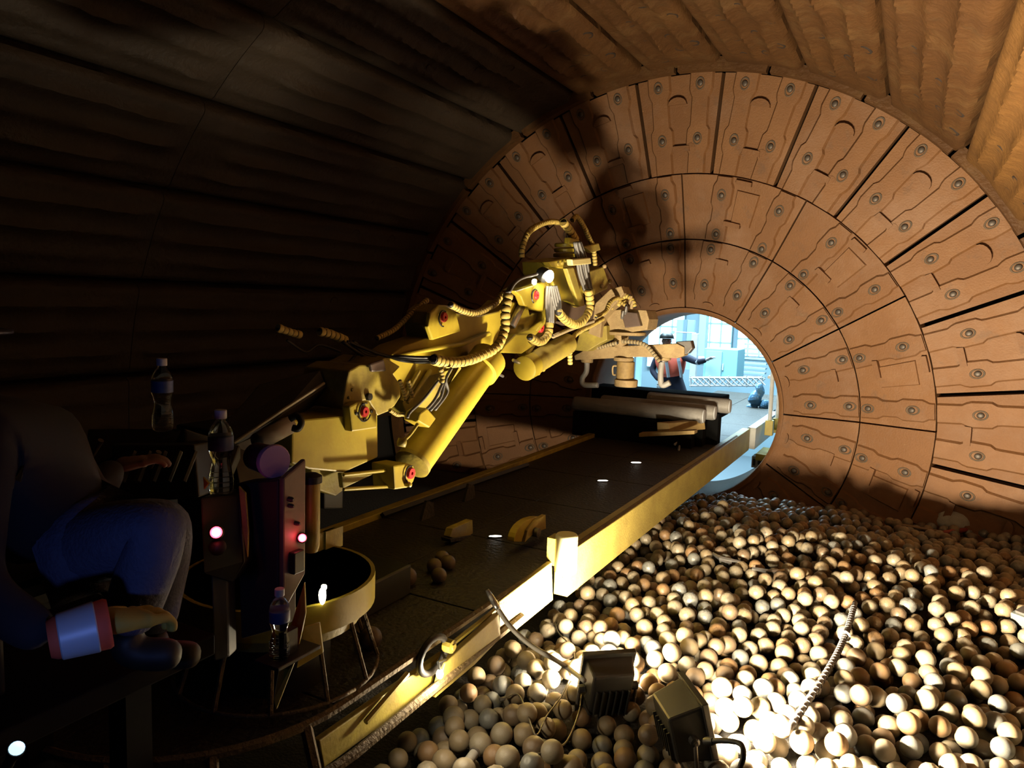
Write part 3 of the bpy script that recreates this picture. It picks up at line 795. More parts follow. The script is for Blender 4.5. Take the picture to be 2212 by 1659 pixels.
# --- hook beam
YG = 6.6
plY('arm_plate', ((1278, 690), (1286, 655), (1318, 625), (1342, 618), (1348, 634), (1330, 655), (1300, 690), (1296, 730), (1270, 720)), YG-.28, .2, TAN)
plY('motor_housing', ((1306, 672), (1346, 668), (1396, 670), (1402, 690), (1398, 712), (1350, 720), (1318, 718), (1308, 705)), YG-.14, .28, TAN)
plY('motor_cover', ((1340, 672), (1376, 676), (1384, 704), (1350, 708)), YG-.20, .08, PANEL)
plY('side_box', ((1252, 719), (1310, 703), (1312, 734), (1296, 742), (1268, 759), (1242, 757)), YG-.22, .2, YELD)
for q in ((1345, 682), (1352, 672), (1365, 660), (1338, 648), (1348, 640), (1362, 650)):
    c = P(*q, Y=YG-.2); MB().lathe([(.014, -.03), (.018, 0), (.014, .03), (.01, .05)], frame(c, (.2, -.3, .8)), 8).build('fitting', STEEL if q[1] > 660 else TAN, crane)
hose(((1335, 660), (1350, 640), (1366, 648), (1372, 664)), 0, 5, HOSEY, Y=YG-.2)
hose(((1320, 668), (1332, 650), (1352, 660)), 0, 4, HOSEY, Y=YG-.24)
def cylY(name, px, y0, y1, rp, m, Yv=YG, prof=None, seg=24):
    a, b = P(px, y1, Y=Yv), P(px, y0, Y=Yv); b = Vector((a.x, a.y, b.z)); r_ = px2m(a, rp); l = (b-a).length
    return MB().lathe([(r_*.9, 0), (r_, .006), (r_, l-.006), (r_*.9, l)], Matrix.Translation(a), seg).build(name, m, crane, auto=True)
cylY('slew_flange', 1352, 716, 724, 44, TAN); cylY('shaft', 1341, 722, 752, 16, TAN)
plY('hook_beam', ((1240, 768), (1252, 762), (1276, 750), (1380, 746), (1462, 742), (1478, 750), (1478, 768), (1462, 774), (1380, 771), (1242, 778)), YG-.06, .14, TAN)
plY('beam_end', ((1460, 738), (1492, 736), (1496, 752), (1486, 764), (1462, 770)), YG-.04, .1, STEEL)
hose(((1343, 737), (1379, 740), (1399, 749), (1414, 767), (1426, 782)), 0, 5, HOSET, Y=YG-.12)
hose(((1290, 752), (1312, 746), (1334, 740)), 0, 4.5, HOSET, Y=YG-.10)
cylY('flange', 1347, 771, 780, 22, TAN); cylY('spindle', 1350, 780, 820, 19, mat('rusty_spindle', (.45, .30, .10), .7, 0, (.2, .12, .05), 16, .3)); cylY('flange', 1352, 819, 835, 25, TAN)
cable(((1332, 790), (1324, 792), (1324, 808), (1330, 810)), 0, 2, TAN, Y=YG-.1, name='spindle_loop')
cylY('nut_plate', 1268, 772, 783, 13, TAN); cylY('hook_disc', 1433, 771, 778, 16, TAN); cylY('hook_disc', 1433, 777, 782, 10, STEEL)
cable(((1268, 780), (1267, 802), (1258, 818), (1262, 831), (1292, 832)), 0, 6, LOGM, Y=YG, name='hook')
cable(((1430, 780), (1427, 807), (1428, 828), (1434, 832), (1447, 826)), 0, 6.5, LOGM, Y=YG, name='hook')

# ------------------------------------------------------------------ turntable, console and operator's place
def PD(px, py, d): return P(px, py, D=d)
tt = thing('turntable', 'round dark-topped turntable with a yellow rim beside the control console', 'turntable', (.33, 2.07, ZD))
ctr = Vector((.33, 2.07, .10)); rt = .37
MB().lathe([(rt-.02, -.02), (rt-.02, 0), (.004, .002)], Matrix.Translation(ctr), 40).build('top_plate', mat('turntable_top', (.20, .14, .08), .7, 0, (.12, .08, .045), 12), tt, auto=True)
MB().lathe([(rt-.012, .012), (rt+.004, .012), (rt+.004, -.10), (rt-.012, -.10), (rt-.012, .012)], Matrix.Translation(ctr), 48).build('rim', YEL, tt, auto=True)
MB().lathe([(rt-.05, -.10), (rt-.05, -.16), (rt-.07, -.16), (rt-.07, -.10)], Matrix.Translation(ctr), 40).build('lower_flange', YELD, tt, auto=True)
MB().tube([ctr+Vector((rt*1.05*math.cos(2*math.pi*i/40), rt*1.05*math.sin(2*math.pi*i/40), -.36)) for i in range(41)], .008, 6).build('hoop', RUSTY_EDGE, tt, smooth=True)
for i in range(12):
    a = 2*math.pi*i/12+.2
    MB().tube([ctr+Vector(((rt-.05)*math.cos(a), (rt-.05)*math.sin(a), -.14)), ctr+Vector((rt*1.05*math.cos(a), rt*1.05*math.sin(a), -.36))], .009, 6).build('spoke', RUSTY_EDGE, tt)
MB().lathe([(.2, -.40), (.2, -.1)], Matrix.Translation(ctr), 24).build('pedestal', DARK, tt, auto=True)
for (px, py) in ((700, 1180), (716, 1176)):
    c = P(px, py, Z=.12); MB().box((c.x-.012, c.y-.05, .10), (c.x+.012, c.y+.06, .19)).build('lug', YELD, tt)
led = mat('led_white', (1, 1, .9), .4, emit=(1, .93, .7), estr=14)
for (px, py, ww, hh) in ((740, 1318, .014, .034), (747, 1300, .010, .012)):
    c = P(px, py, D=2.52); d = Vector((c.x-ctr.x, c.y-ctr.y, 0)).normalized(); c = Vector((ctr.x, ctr.y, c.z))+d*(rt+.008)
    MB().lathe([(ww*.7, -.008), (ww, .004), (ww*.5, .01)], frame(c, d) @ Matrix.Diagonal((hh/ww, 1, 1, 1)), 12).build('lamp', led, tt, smooth=True)

con = thing('control_console', 'dark upright control console with brown edge panel and red pilot lamp', 'console', PD(600, 1340, 2.3))
def quad3(name, corners, off, m, parent, bev=.006):
    return MB().prism(corners, off).build(name, m, parent, bevel=bev)
cc0 = PD(612, 1180, 2.25); ztop = PD(612, 1030, 2.25).z; zbot = PD(624, 1335, 2.25).z
W_ = .095
quad3('edge_panel', [Vector((cc0.x, cc0.y, zbot)), Vector((cc0.x, cc0.y, ztop)), Vector((cc0.x, cc0.y+W_, ztop+.045)), Vector((cc0.x, cc0.y+W_, zbot+.10))], (-.02, 0, 0), mat('edge_panel_brown', (.34, .22, .17), .5, 0, (.24, .15, .11), 10), con)
quad3('front_panel', [Vector((cc0.x-.02, cc0.y, zbot-.05)), Vector((cc0.x-.02, cc0.y, ztop-.005)), Vector((cc0.x-.16, cc0.y-.04, ztop-.03)), Vector((cc0.x-.14, cc0.y-.04, zbot-.10))], (0, W_*.8, 0), mat('maroon_panel', (.06, .035, .035), .6), con)
quad3('foot_fin', [PD(657, 1258, 2.30), PD(660, 1325, 2.26), PD(640, 1420, 2.22), PD(596, 1535, 2.2), PD(590, 1510, 2.2), PD(612, 1390, 2.24), PD(636, 1330, 2.28)], _fw*.015, YEL, con, .003)
quad3('apron', [PD(656, 1355, 2.30), PD(690, 1345, 2.34), PD(698, 1410, 2.34), PD(640, 1445, 2.28)], _fw*.012, YEL, con, .003)
for (px, py, rr) in ((624, 1078, 6), (625, 1092, 5), (638, 1130, 5)):
    c = P(px, py, X=cc0.x); MB().lathe([(px2m(c, rr), -.01), (px2m(c, rr), .012), (px2m(c, rr*.5), .02)], frame(c, (1, 0, 0)), 12).build('button', STEEL if rr < 7 else BLK, con, auto=True)
c = P(641, 1213, X=cc0.x+.012); MB().box((c.x-.012, c.y-.022, c.z-.035), (c.x+.012, c.y+.022, c.z+.035)).build('switch_box', BLK, con, bevel=.004)
redg = mat('red_lamp', (.8, .02, .03), .3, emit=(1.0, .03, .05), estr=16)
redc = mat('red_lamp_core', (1, .3, .3), .3, emit=(1.0, .25, .28), estr=22)
def red_lamp(px, py, d, r_, parent):
    c = PD(px, py, d); n = -ray(px, py).normalized()
    o = MB().lathe([(r_*1.25, -.02), (r_*1.25, 0), (r_, .004)], frame(c, n), 16).build('lamp_bezel', BLK, parent)
    MB().lathe([(r_, 0), (r_*.95, .006), (r_*.72, .010)], frame(c, n), 16).build('lamp_lens', redg, o, smooth=True)
    MB().lathe([(r_*.72, .009), (r_*.6, .014), (.001, .016)], frame(c, n), 16).build('lamp_core', redc, o, smooth=True)
    lamp_object('pilot_glow', 'POINT', c+n*.045, .05, (1, .04, .05), parent=parent, shadow_soft_size=.012)
red_lamp(653, 1162, depth(P(652, 1162, X=cc0.x))-.02, .013, con)

# yellow standing cylinder behind the console
c0 = PD(672, 1178, 2.42); ya = thing('accumulator', 'short upright yellow cylinder behind the console edge', 'cylinder', c0)
l = .22; MB().lathe([(.022, -.02), (.028, 0), (.028, l-.01), (.02, l)], Matrix.Translation(c0), 18).build('body', YEL, ya, auto=True)
MB().lathe([(.034, l-.01), (.034, l+.012), (.02, l+.02)], Matrix.Translation(c0), 18).build('cap', DARK, ya, auto=True)

# control box with levers in front of the operator, second pilot lamp
cb = thing('control_box', 'dark lever box with a glowing red lamp in front of the seated operator', 'control box', PD(470, 1330, 2.15))
quad3('body', [PD(432, 1075, 2.12), PD(520, 1068, 2.2), PD(528, 1215, 2.2), PD(500, 1260, 2.2), PD(440, 1240, 2.12)], _fw*.16, DARK, cb)
quad3('leg', [PD(455, 1240, 2.16), PD(492, 1240, 2.2), PD(496, 1420, 2.2), PD(462, 1430, 2.16)], _fw*.06, DARK, cb)
quad3('yellow_stripe', [PD(515, 1050, 2.19), PD(530, 1066, 2.19), PD(536, 1150, 2.19), PD(534, 1205, 2.19), PD(524, 1150, 2.19)], _fw*.012, YELD, cb, .002)
quad3('yellow_tab', [PD(438, 1030, 2.14), PD(451, 1044, 2.14), PD(440, 1058, 2.14)], _fw*.012, YELD, cb, .002)
for (px, py) in ((200, 985), (325, 1010)):
    MB().tube([PD(px, py, 2.3), PD(px+18, py-34, 2.28)], [.006, .009], 8).build('lever', STEEL, cb)
red_lamp(467, 1150, 2.10, .017, cb)
c = PD(470, 1182, 2.11); MB().lathe([(.024, -.02), (.024, .0), (.016, .006)], frame(c, -ray(470, 1182)), 16).build('dial', BLK, cb, auto=True)

# mauve round cap (horn or filter) by the block
hc = thing('round_filter', 'round canister with a pale mauve end cap beside the yellow block', 'canister', PD(560, 1000, 2.35))
ax_ = (PD(612, 1000, 2.28)-PD(560, 985, 2.4)).normalized()
MB().lathe([(.045, -.10), (.047, 0)], frame(PD(585, 995, 2.3), ax_), 24).build('body', mat('mauve_dark', (.10, .04, .09), .6), hc, auto=True)
MB().lathe([(.052, 0), (.054, .012), (.05, .02), (.002, .022)], frame(PD(588, 996, 2.29), ax_), 24).build('end_cap', mat('mauve_cap', (.75, .48, .80), .5), hc, auto=True)

# machine body behind the console: dark hood, pale rail and pipe
mbod = thing('machine_hood', 'dark machine hood with pale edge rail left of the yellow block', 'machine hood', PD(560, 1020, 2.75))
quad3('hood', [PD(500, 962, 3.0), PD(604, 900, 3.15), PD(704, 836, 3.5), PD(690, 800, 3.5), PD(560, 830, 3.3), PD(470, 930, 3.0)], _fw*.35, DARK, mbod)
quad3('rear_plate', [PD(500, 962, 3.05), PD(632, 905, 3.3), PD(632, 1010, 3.3), PD(520, 1060, 3.0)], _fw*.05, DARK, mbod)
MB().tube([PD(505, 957, 2.98), PD(600, 893, 3.12), PD(700, 828, 3.45)], .007, 6).build('edge_rail', mat('pale_rail', (.35, .28, .18), .5), mbod)
MB().tube([PD(556, 955, 2.85), PD(626, 918, 3.0)], .036, 14).build('pale_pipe', mat('pale_pipe', (.45, .42, .40), .4), mbod, smooth=True)
MB().tube(spline([PD(626, 905, 2.9), PD(642, 898, 2.9), PD(651, 912, 2.9), PD(644, 926, 2.9), PD(632, 924, 2.9)], 5), .014, 8).build('hook_eye', BLK, mbod, smooth=True)
quad3('ledge', [PD(190, 925, 2.5), PD(400, 925, 2.55), PD(520, 962, 2.7), PD(500, 1010, 2.6), PD(180, 1010, 2.4)], Vector((0, 0, -.05)), DARK, mbod)
quad3('valve_row', [PD(240, 960, 2.42), PD(420, 960, 2.46), PD(430, 1075, 2.4), PD(250, 1090, 2.36)], _fw*.15, DARK, mbod)
for i in range(5):
    px = 262+i*33; MB().tube([PD(px+26, 975, 2.38), PD(px, 1040, 2.33)], .012, 8).build('valve_spool', DARK, mbod)

# water bottles
CLEAR = mat('clear_plastic', (.75, .82, .9), .08, trans=1.0)
CAPM = mat('bottle_cap', (.75, .78, .85), .5)
LBL = mat('bottle_label', (.02, .05, .25), .5, 0, (.10, .15, .4), 30, .3)
def bottle(label, px_top, py_top, px_bot, py_bot, d, empty=False):
    a = PD(px_bot, py_bot, d); h = (PD(px_top, py_top, d)-a).length
    t = thing('water_bottle', label, 'bottle', a); mw = Matrix.Translation(a)
    s = h/.235
    prof = [(.024, 0), (.031, .006), (.032, .02), (.0325, .045), (.030, .06), (.025, .085), (.024, .095), (.0285, .112), (.0325, .125), (.0325, .165), (.030, .18), (.020, .198), (.0125, .206), (.0125, .218)]
    MB().lathe([(r_*s, z*s) for r_, z in prof], mw, 24).build('body', CLEAR, t, smooth=True)
    MB().lathe([(.0155*s, .212*s), (.0160*s, .214*s), (.0160*s, .234*s), (.0145*s, .2355*s), (.001, .2355*s)], mw, 20).build('cap', CAPM, t, auto=True)
    MB().lathe([(.0330*s, .126*s), (.0333*s, .127*s), (.0333*s, .163*s), (.0330*s, .164*s)], mw, 24).build('label_band', LBL, t, smooth=True)
    for k in range(4):
        z = (.013+.014*k)*s; MB().tube([a+Vector((.0325*s*math.cos(2*math.pi*i/20), .0325*s*math.sin(2*math.pi*i/20), z)) for i in range(21)], .0012, 5).build('rib', CLEAR, t, smooth=True)
bottle('clear water bottle with white cap standing alone high on the dark ledge', 345, 774, 352, 930, 2.5)
bottle('clear water bottle with white cap standing on the lever box above the red lamp', 467, 884, 478, 1068, 2.22)
bottle('half-hidden clear water bottle low against the brown console panel', 601, 1266, 604, 1420, 2.15)

q = PD(604, 1420, 2.15); MB().box((q.x-.05, q.y-.05, q.z-.012), (q.x+.045, cc0.y+.02 if cc0.y > q.y else q.y+.06, q.z)).build('bottle_shelf', DARK, con, bevel=.003)
MB().box((q.x-.012, q.y+.01, q.z-.012), (q.x+.012, q.y+.06, zbot)).build('shelf_bracket', DARK, con)
# operator's platform and seat
plat = thing('operator_platform', 'dark chequer platform under the operator at the bridge end', 'platform', (.45, 1.2, .05))
zP = min(PD(272, 1362, 1.56).z, PD(330, 1370, 1.80).z)-.10
PLATM = mat('platform_black', (.010, .009, .008), .8, spec=.1)
MB().box((-.1, .55, zP-.06), (.84, 1.34, zP)).build('deck', PLATM, plat, bevel=.006)
for (x, y) in ((.05, .65), (.55, 1.28), (.05, 1.28)):
    MB().box((x-.04, y-.04, ZD-.5), (x+.04, y+.04, zP-.06)).build('support', PLATM, plat)
seat = thing('padded_chair', 'black padded seat under the operator', 'chair', (.55, .85, zP))
MB().box((.40, .62, .50), (.86, 1.0, .58)).build('cushion', BLK, seat, bevel=.03)
MB().box((.56, .74, zP), (.70, .88, .50)).build('pedestal', DARK, seat, bevel=.01)
MB().box((.36, .60, .58), (.42, .98, 1.0)).build('backrest', BLK, seat, bevel=.02)

# people -------------------------------------------------------------
def skin_body(name, joints, edges, m, parent, root=0, sub=2):
    me = bpy.data.meshes.new(name); me.from_pydata([tuple(j[0]) for j in joints], edges, [])
    o = put(name, me, parent)
    sk = o.modifiers.new('skin', 'SKIN'); sk.use_smooth_shade = True
    lay = me.skin_vertices[0].data
    for i, j in enumerate(joints):
        r_ = j[1]; lay[i].radius = (r_, r_) if not isinstance(r_, tuple) else r_
        lay[i].use_root = (i == root)
    s = o.modifiers.new('sub', 'SUBSURF'); s.levels = sub; s.render_levels = sub
    me.materials.append(m); return o
def hand(root, palm_dir, up_dir, m, parent, s=1.0, curl=.5, name='glove'):
    """palm with five separate bent fingers"""
    d = Vector(palm_dir).normalized(); u = Vector(up_dir); u = (u-d*u.dot(d)).normalized(); sd = d.cross(u)
    root = Vector(root)
    J = [(root, .026*s), (root+d*.045*s, (.038*s, .020*s)), (root+d*.085*s, (.040*s, .018*s))]; E = [(0, 1), (1, 2)]
    for i, (off, ln) in enumerate(((-.03, .065), (-.010, .076), (.011, .072), (.031, .058))):
        b = root+d*.088*s+sd*off*s
        k = len(J); p1 = b+d*ln*.45*s; a = curl
        p2 = p1+(d*math.cos(a)-u*math.sin(a))*ln*.35*s; p3 = p2+(d*math.cos(2*a)-u*math.sin(2*a))*ln*.3*s
        J += [(b, .0105*s), (p1, .0100*s), (p2, .0092*s), (p3, .008*s)]; E += [(2, k), (k, k+1), (k+1, k+2), (k+2, k+3)]
    k = len(J); b = root+d*.03*s-sd*.038*s
    J += [(b, .013*s), (b+(d*.6-sd*.5)*.04*s, .012*s), (b+(d*1.0-sd*.5)*.068*s-u*.01*s, .010*s)]; E += [(1, k), (k, k+1), (k+1, k+2)]
    return skin_body(name, J, E, m, parent)
def head(c, look, m_skin, parent, s=1.0):
    f = Vector(look); f.z = 0; f.normalize(); sd = f.cross(Vector((0, 0, 1)))
    c = Vector(c); mb = MB()
    mb.sphere(c, .1*s, 20, 14, (.82, .95, 1.2))
    mb.sphere(c+f*.02*s-Vector((0, 0, .055*s)), .07*s, 16, 10, (.8, .9, .9))
    hd = mb.build('head', m_skin, parent, smooth=True)
    MB().prism([c+f*.085*s+Vector((0, 0, .02*s)), c+f*.085*s+sd*.012*s-Vector((0, 0, .025*s)), c+f*.115*s-Vector((0, 0, .022*s)), c+f*.085*s-sd*.012*s-Vector((0, 0, .025*s))], f*.002).build('nose', m_skin, hd, smooth=True)
    for q in (-1, 1):
        MB().sphere(c+f*.082*s+sd*.034*s*q+Vector((0, 0, .012*s)), .009*s, 10, 8).build('eye', WHT, hd, smooth=True)
        MB().sphere(c+sd*.082*s*q-Vector((0, 0, .008*s)), .026*s, 10, 8, (.5, .7, 1.1)).build('ear', m_skin, hd, smooth=True)
    MB().tube([c+f*.086*s-sd*.024*s-Vector((0, 0, .055*s)), c+f*.092*s-Vector((0, 0, .057*s)), c+f*.086*s+sd*.024*s-Vector((0, 0, .055*s))], .005*s, 6).build('mouth', RED, hd, smooth=True)
    return hd
def helmet(c, look, m, parent, s=1.0):
    f = Vector(look); f.z = 0; f.normalize(); c = Vector(c)+Vector((0, 0, .045*s))
    h = MB().lathe([(.125*s, 0), (.122*s, .03*s), (.10*s, .07*s), (.06*s, .098*s), (.002, .108*s)], Matrix.Translation(c), 24).build('helmet', m, parent, smooth=True)
    MB().lathe([(.11*s, -.004), (.135*s, -.008), (.135*s, 0), (.11*s, .004)], Matrix.Translation(c+f*.018*s), 24).build('brim', m, h, smooth=True)
    return h
SKIN = mat('skin', (.42, .24, .16), .6)
JEANS = mat('denim', (.13, .13, .21), .85, 0, (.09, .09, .15), 30, .3, .3, 120)
NAVY = mat('navy_jacket', (.010, .010, .016), .9, 0, (.022, .010, .010), 6, .4)
ORNG = mat('hi_vis_orange', (.75, .10, .04), .7)
REFL = mat('reflective_band', (.55, .58, .62), .45, .1)
GLOVE = mat('yellow_glove', (.50, .34, .04), .75)
BOOT = mat('boot', (.03, .025, .02), .6)

op = thing('person', 'seated person in dark jacket and blue jeans with orange cuff and yellow glove', 'person', PD(240, 1420, 1.75))
pelv = PD(150, 1200, 1.62); chest = PD(40, 990, 1.62); neck = PD(-70, 850, 1.62); hd_ = PD(-150, 755, 1.62)
kneeR = PD(352, 1122, 1.50); ankR = PD(272, 1362, 1.56); kneeL = PD(372, 1112, 1.78); ankL = PD(330, 1370, 1.80)
shR = PD(-40, 935, 1.48); elR = PD(-60, 1270, 1.32); wrR = PD(110, 1385, 1.30)
shL = PD(100, 925, 1.78); elL = PD(200, 1080, 1.9); wrL = PD(245, 1010, 2.1)
J = [(pelv, .125), ((pelv+chest)/2, (.135, .11)), (chest, (.15, .115)), (neck+Vector((0, 0, -.03)), .075), (neck, .055)]
skin_body('jacket', J + [(shR, .065), (elR, .05), (wrR, .04), (shL, .065), (elL, .05), (wrL, .038)], [(0, 1), (1, 2), (2, 3), (3, 4), (2, 5), (5, 6), (6, 7), (2, 8), (8, 9), (9, 10)], NAVY, op)
hipR = pelv+(kneeR-pelv)*.12; hipL = pelv+(kneeL-pelv)*.12
skin_body('jeans', [(pelv, .12), (hipR, .095), ((hipR*2+kneeR)/3, .088), ((hipR+kneeR*2)/3, .078), (kneeR, .066), ((kneeR+ankR)/2, .062), (ankR, .055),
                    (hipL, .095), ((hipL+kneeL)/2, .082), (kneeL, .066), ((kneeL+ankL)/2, .06), (ankL, .052)],
          [(0, 1), (1, 2), (2, 3), (3, 4), (4, 5), (5, 6), (0, 7), (7, 8), (8, 9), (9, 10), (10, 11)], JEANS, op)
head(hd_, (.6, .75, 0), SKIN, op); helmet(hd_, (.6, .75, 0), mat('dark_helmet', (.03, .03, .08), .4), op)
for q in (ankR, ankL):
    toe = q+Vector((.12, .10, -.02))
    skin_body('boot', [(q+Vector((0, 0, .01)), .042), (q+Vector((0, 0, -.05)), .042), (toe+Vector((-.03, -.03, -.04)), .034)], [(0, 1), (1, 2)], BOOT, op)
# orange cuff with reflective band on the near sleeve
d_ = (PD(245, 1340, 1.36)-wrR).normalized()
cuff_a = PD(105, 1382, 1.28); cuff_b = PD(238, 1345, 1.33)
ax2 = (cuff_b-cuff_a); l = ax2.length
fr_ = frame(cuff_a, ax2)
cf = MB().lathe([(.032, 0), (.037, .01), (.042, l*.5), (.045, l*.94), (.042, l), (.032, l)], fr_, 24).build('cuff', ORNG, op, auto=True)
MB().lathe([(.0385, l*.16), (.0405, l*.18), (.0455, l*.76), (.0440, l*.78)], frame(cuff_a, ax2, (0, 0, 1)) @ Matrix.Rotation(0, 4, 'Z'), 24).build('reflective_band', REFL, cf, auto=True)
hand(cuff_b-ax2.normalized()*.02, PD(330, 1325, 1.40)-cuff_b, Vector((0, 0, 1)), GLOVE, op, 1.0, .75)
hand(wrL, Vector((.3, .5, .1)), Vector((0, 0, 1)), SKIN, op, .95, .6, name='hand')

# torch on the floor at bottom left with bluish beam
tp = PD(36, 1617, .85); td = PD(190, 1330, 1.36)-tp
tor = thing('torch', 'small bright blue-white torch at the bottom left corner', 'torch', tp)
tn = (-ray(36, 1617).normalized()*.8+td.normalized()*.5).normalized()
MB().lathe([(.006, -.06), (.006, -.02), (.0095, -.006), (.0095, .0)], frame(tp, tn), 16).build('body', BLK, tor, auto=True)
MB().lathe([(.0085, -.001), (.008, .002), (.0045, .0035), (.0005, .004)], frame(tp, tn), 16).build('lens', mat('torch_lens', (.8, .9, 1), .3, emit=(.50, .78, 1.0), estr=1.6), tor, smooth=True)
lamp_object('torch_beam', 'SPOT', tp+tn*.03, 2.7, (.18, .31, 1.0), PD(290, 1230, 1.5), parent=tor, spot_size=R(75), spot_blend=.8, shadow_soft_size=.015)
# headlamp-like blue light falling on the operator's jeans and bottles
# ------------------------------------------------------------------ small things on deck
def on_deck_ball(px, py, r_=.05):
    c = P(px, py, Z=ZD+r_); o = put('grinding_ball', BALLME[4]); o.location = c; o.scale = (r_,)*3
    return o
for (px, py, lab) in ((880, 1246, 'single dark grinding ball lying alone on the bridge deck'), (800, 1378, 'dark grinding ball on the deck behind the turntable hoop')):
    tag(on_deck_ball(px, py), lab, 'ball')
for (px, py) in ((938, 1222), (955, 1205), (948, 1243), (968, 1215)):
    tag(on_deck_ball(px, py, .042), 'dark grinding ball in the little cluster on the deck', 'ball', 'ball cluster on the bridge deck')
# yellow sheave guard and plate on the deck
sg = thing('sheave_guard', 'pale yellow curved sheave guard standing on the bridge deck', 'guard', P(1150, 1170, Z=ZD))
X_ = P(1150, 1172, Z=ZD).x
def arc(c, r0, r1, a0, a1, n=10):
    return [(c[0]+r1*math.cos(a0+(a1-a0)*i/n), c[1]-r1*math.sin(a0+(a1-a0)*i/n)) for i in range(n+1)] + [(c[0]+r0*math.cos(a1+(a0-a1)*i/n), c[1]-r0*math.sin(a1+(a0-a1)*i/n)) for i in range(n+1)]
MB().prism([P(*q, X=X_) for q in arc((1166, 1172), 38, 55, R(80), R(178))], (-.05, 0, 0)).build('outer_band', YEL, sg, bevel=.004)
MB().prism([P(*q, X=X_+.02) for q in ((1134, 1172), (1140, 1146), (1158, 1124), (1179, 1112), (1180, 1142), (1160, 1150), (1148, 1158))], (-.03, 0, 0)).build('cheek_plate', BEAMW, sg, bevel=.004)
MB().lathe([(.03, -.02), (.03, .02), (.012, .024)], frame(P(1158, 1150, X=X_+.03), (1, 0, 0)), 14).build('axle', STEEL, sg, auto=True)
yp = thing('stop_block', 'small yellow stop block with worn edge on the dark deck', 'block', P(995, 1165, Z=ZD))
X_ = P(995, 1168, Z=ZD).x
MB().prism([P(*q, X=X_) for q in ((972, 1160), (978, 1142), (1021, 1123), (1022, 1152), (1000, 1168))], (-.05, 0, 0)).build('body', YELD, yp, bevel=.004)
MB().prism([P(*q, X=X_+.01) for q in ((972, 1164), (1022, 1156), (1022, 1164), (974, 1172))], (-.07, 0, 0)).build('foot', DECK, yp, bevel=.003)
# glints of light on the deck, added as small glowing discs
glow = mat('deck_glint', (1, 1, 1), .4, emit=(1, .97, .85), estr=7)
for (px, py, sx, sy, lab) in ((815, 1294, .055, .02, 'small glowing glint on the deck beside the turntable'), (1070, 1158, .045, .016, 'small glowing glint on the deck left of the sheave guard'), (1374, 999, .055, .028, 'small glowing glint on the deck far along the bridge'), (1302, 1038, .05, .02, 'faint small glowing glint on the deck midway along the bridge')):
    c = P(px, py, Z=ZD+.012); t = thing('deck_glint', lab, 'lamp', (c.x, c.y, ZD+.003))
    fr2 = Matrix.Translation((c.x, c.y, ZD+.002)) @ Matrix.Rotation(YAW+.15, 4, 'Z') @ Matrix.Diagonal((sx/.05, sy/.05, 1, 1))
    MB().lathe([(.056, 0), (.056, .006), (.05, .009)], fr2, 16).build('rim', BLK, t)
    MB().lathe([(.05, .004), (.045, .011), (.02, .014)], fr2, 16).build('lens', glow, t, smooth=True)
c = P(950, 1456, X=.80); t = thing('hanging_bulb', 'bright little bulb hanging under the bridge edge', 'bulb', c)
MB().sphere(c, .016, 12, 8, (1, 1, 1.35)).build('glass', mat('bulb_glow', (1, .9, .6), .3, emit=(1, .86, .5), estr=14), t, smooth=True)
MB().tube([c+Vector((0, 0, .018)), c+Vector((-.01, 0, .05)), P(962, 1425, X=.76)], .006, 6).build('socket', BLK, t)
lamp_object('bulb_light', 'POINT', c+Vector((.03, -.01, -.01)), 13, WARM, parent=t, shadow_soft_size=.02)

# liner castings and box at the mouth of the opening
tray = thing('casting_tray', 'low dark transport tray across the bridge in front of the opening', 'tray', (-.1, 8.2, ZD))
MB().box((-.98, 8.50, -.02), (.62, 8.88, .22)).build('body', mat('tray_black', (.008, .008, .008), .95, spec=.05), tray, bevel=.01)
TRAYM = mat('tray_dark', (.008, .008, .008), .95, spec=.05)
def casting(label, pa, pb, Y, r_):
    a = P(*pa, Y=Y); b = P(*pb, Y=Y+.03); zm = (a.z*.35+b.z*.65); a.z = zm; b.z = zm; ax = b-a; l = ax.length
    MB().box((a.x+.02, Y-.075, ZD), (b.x-.10, Y+.085, zm-r_)).build('runner', TRAYM, tray)
    t = thing('lifter_casting', label, 'casting', (a+b)/2, group='lifter bar castings on the tray')
    MB().lathe([(r_*.9, 0), (r_, .02), (r_, l-.03), (r_*.96, l-.01), (r_*.7, l)], frame(a, ax), 18).build('bar', LOGM, t, auto=True)
    MB().lathe([(r_*.9, 0), (r_*.86, .012), (r_*.3, .02)], frame(b-ax.normalized()*.008, ax), 18).build('end_face', mat('casting_end', (.62, .64, .66), .6), t, auto=True)
casting('pale round lifter bar at the front of the tray, nearest the bridge deck', (1240, 890), (1522, 888), 7.95, .085)
casting('pale round lifter bar, second on the tray behind the nearest one', (1300, 882), (1546, 884), 8.14, .085)
casting('pale round lifter bar at the back of the tray with lit end', (1400, 872), (1578, 872), 8.36, .085)
wb = thing('wooden_block', 'short yellow-brown timber block lying on the deck before the castings', 'block', P(1470, 935, Z=ZD))
WOOD = mat('timber', (.48, .34, .13), .75, 0, (.32, .2, .07), 14, .3)
A_ = [P(1419, 912, Y=7.6), P(1444, 914, Y=7.6), P(1446, 934, Y=7.6), P(1420, 934, Y=7.6)]
off = P(1522, 908, Y=8.0)-P(1444, 914, Y=7.6)
MB().prism(A_, off).build('timber', WOOD, wb, bevel=.005)
MB().prism([P(1380, 936, Y=7.5), P(1500, 930, Y=7.5), P(1500, 938, Y=7.5), P(1380, 944, Y=7.5)], (0, .12, 0)).build('batten', WOOD, wb, bevel=.003)
MB().tube([P(1458, 960, Z=ZD+.06), P(1470, 948, Z=ZD+.03), P(1466, 972, Z=ZD+.01)], .014, 8).build('deck_hook', LOGM, bridge, smooth=True)

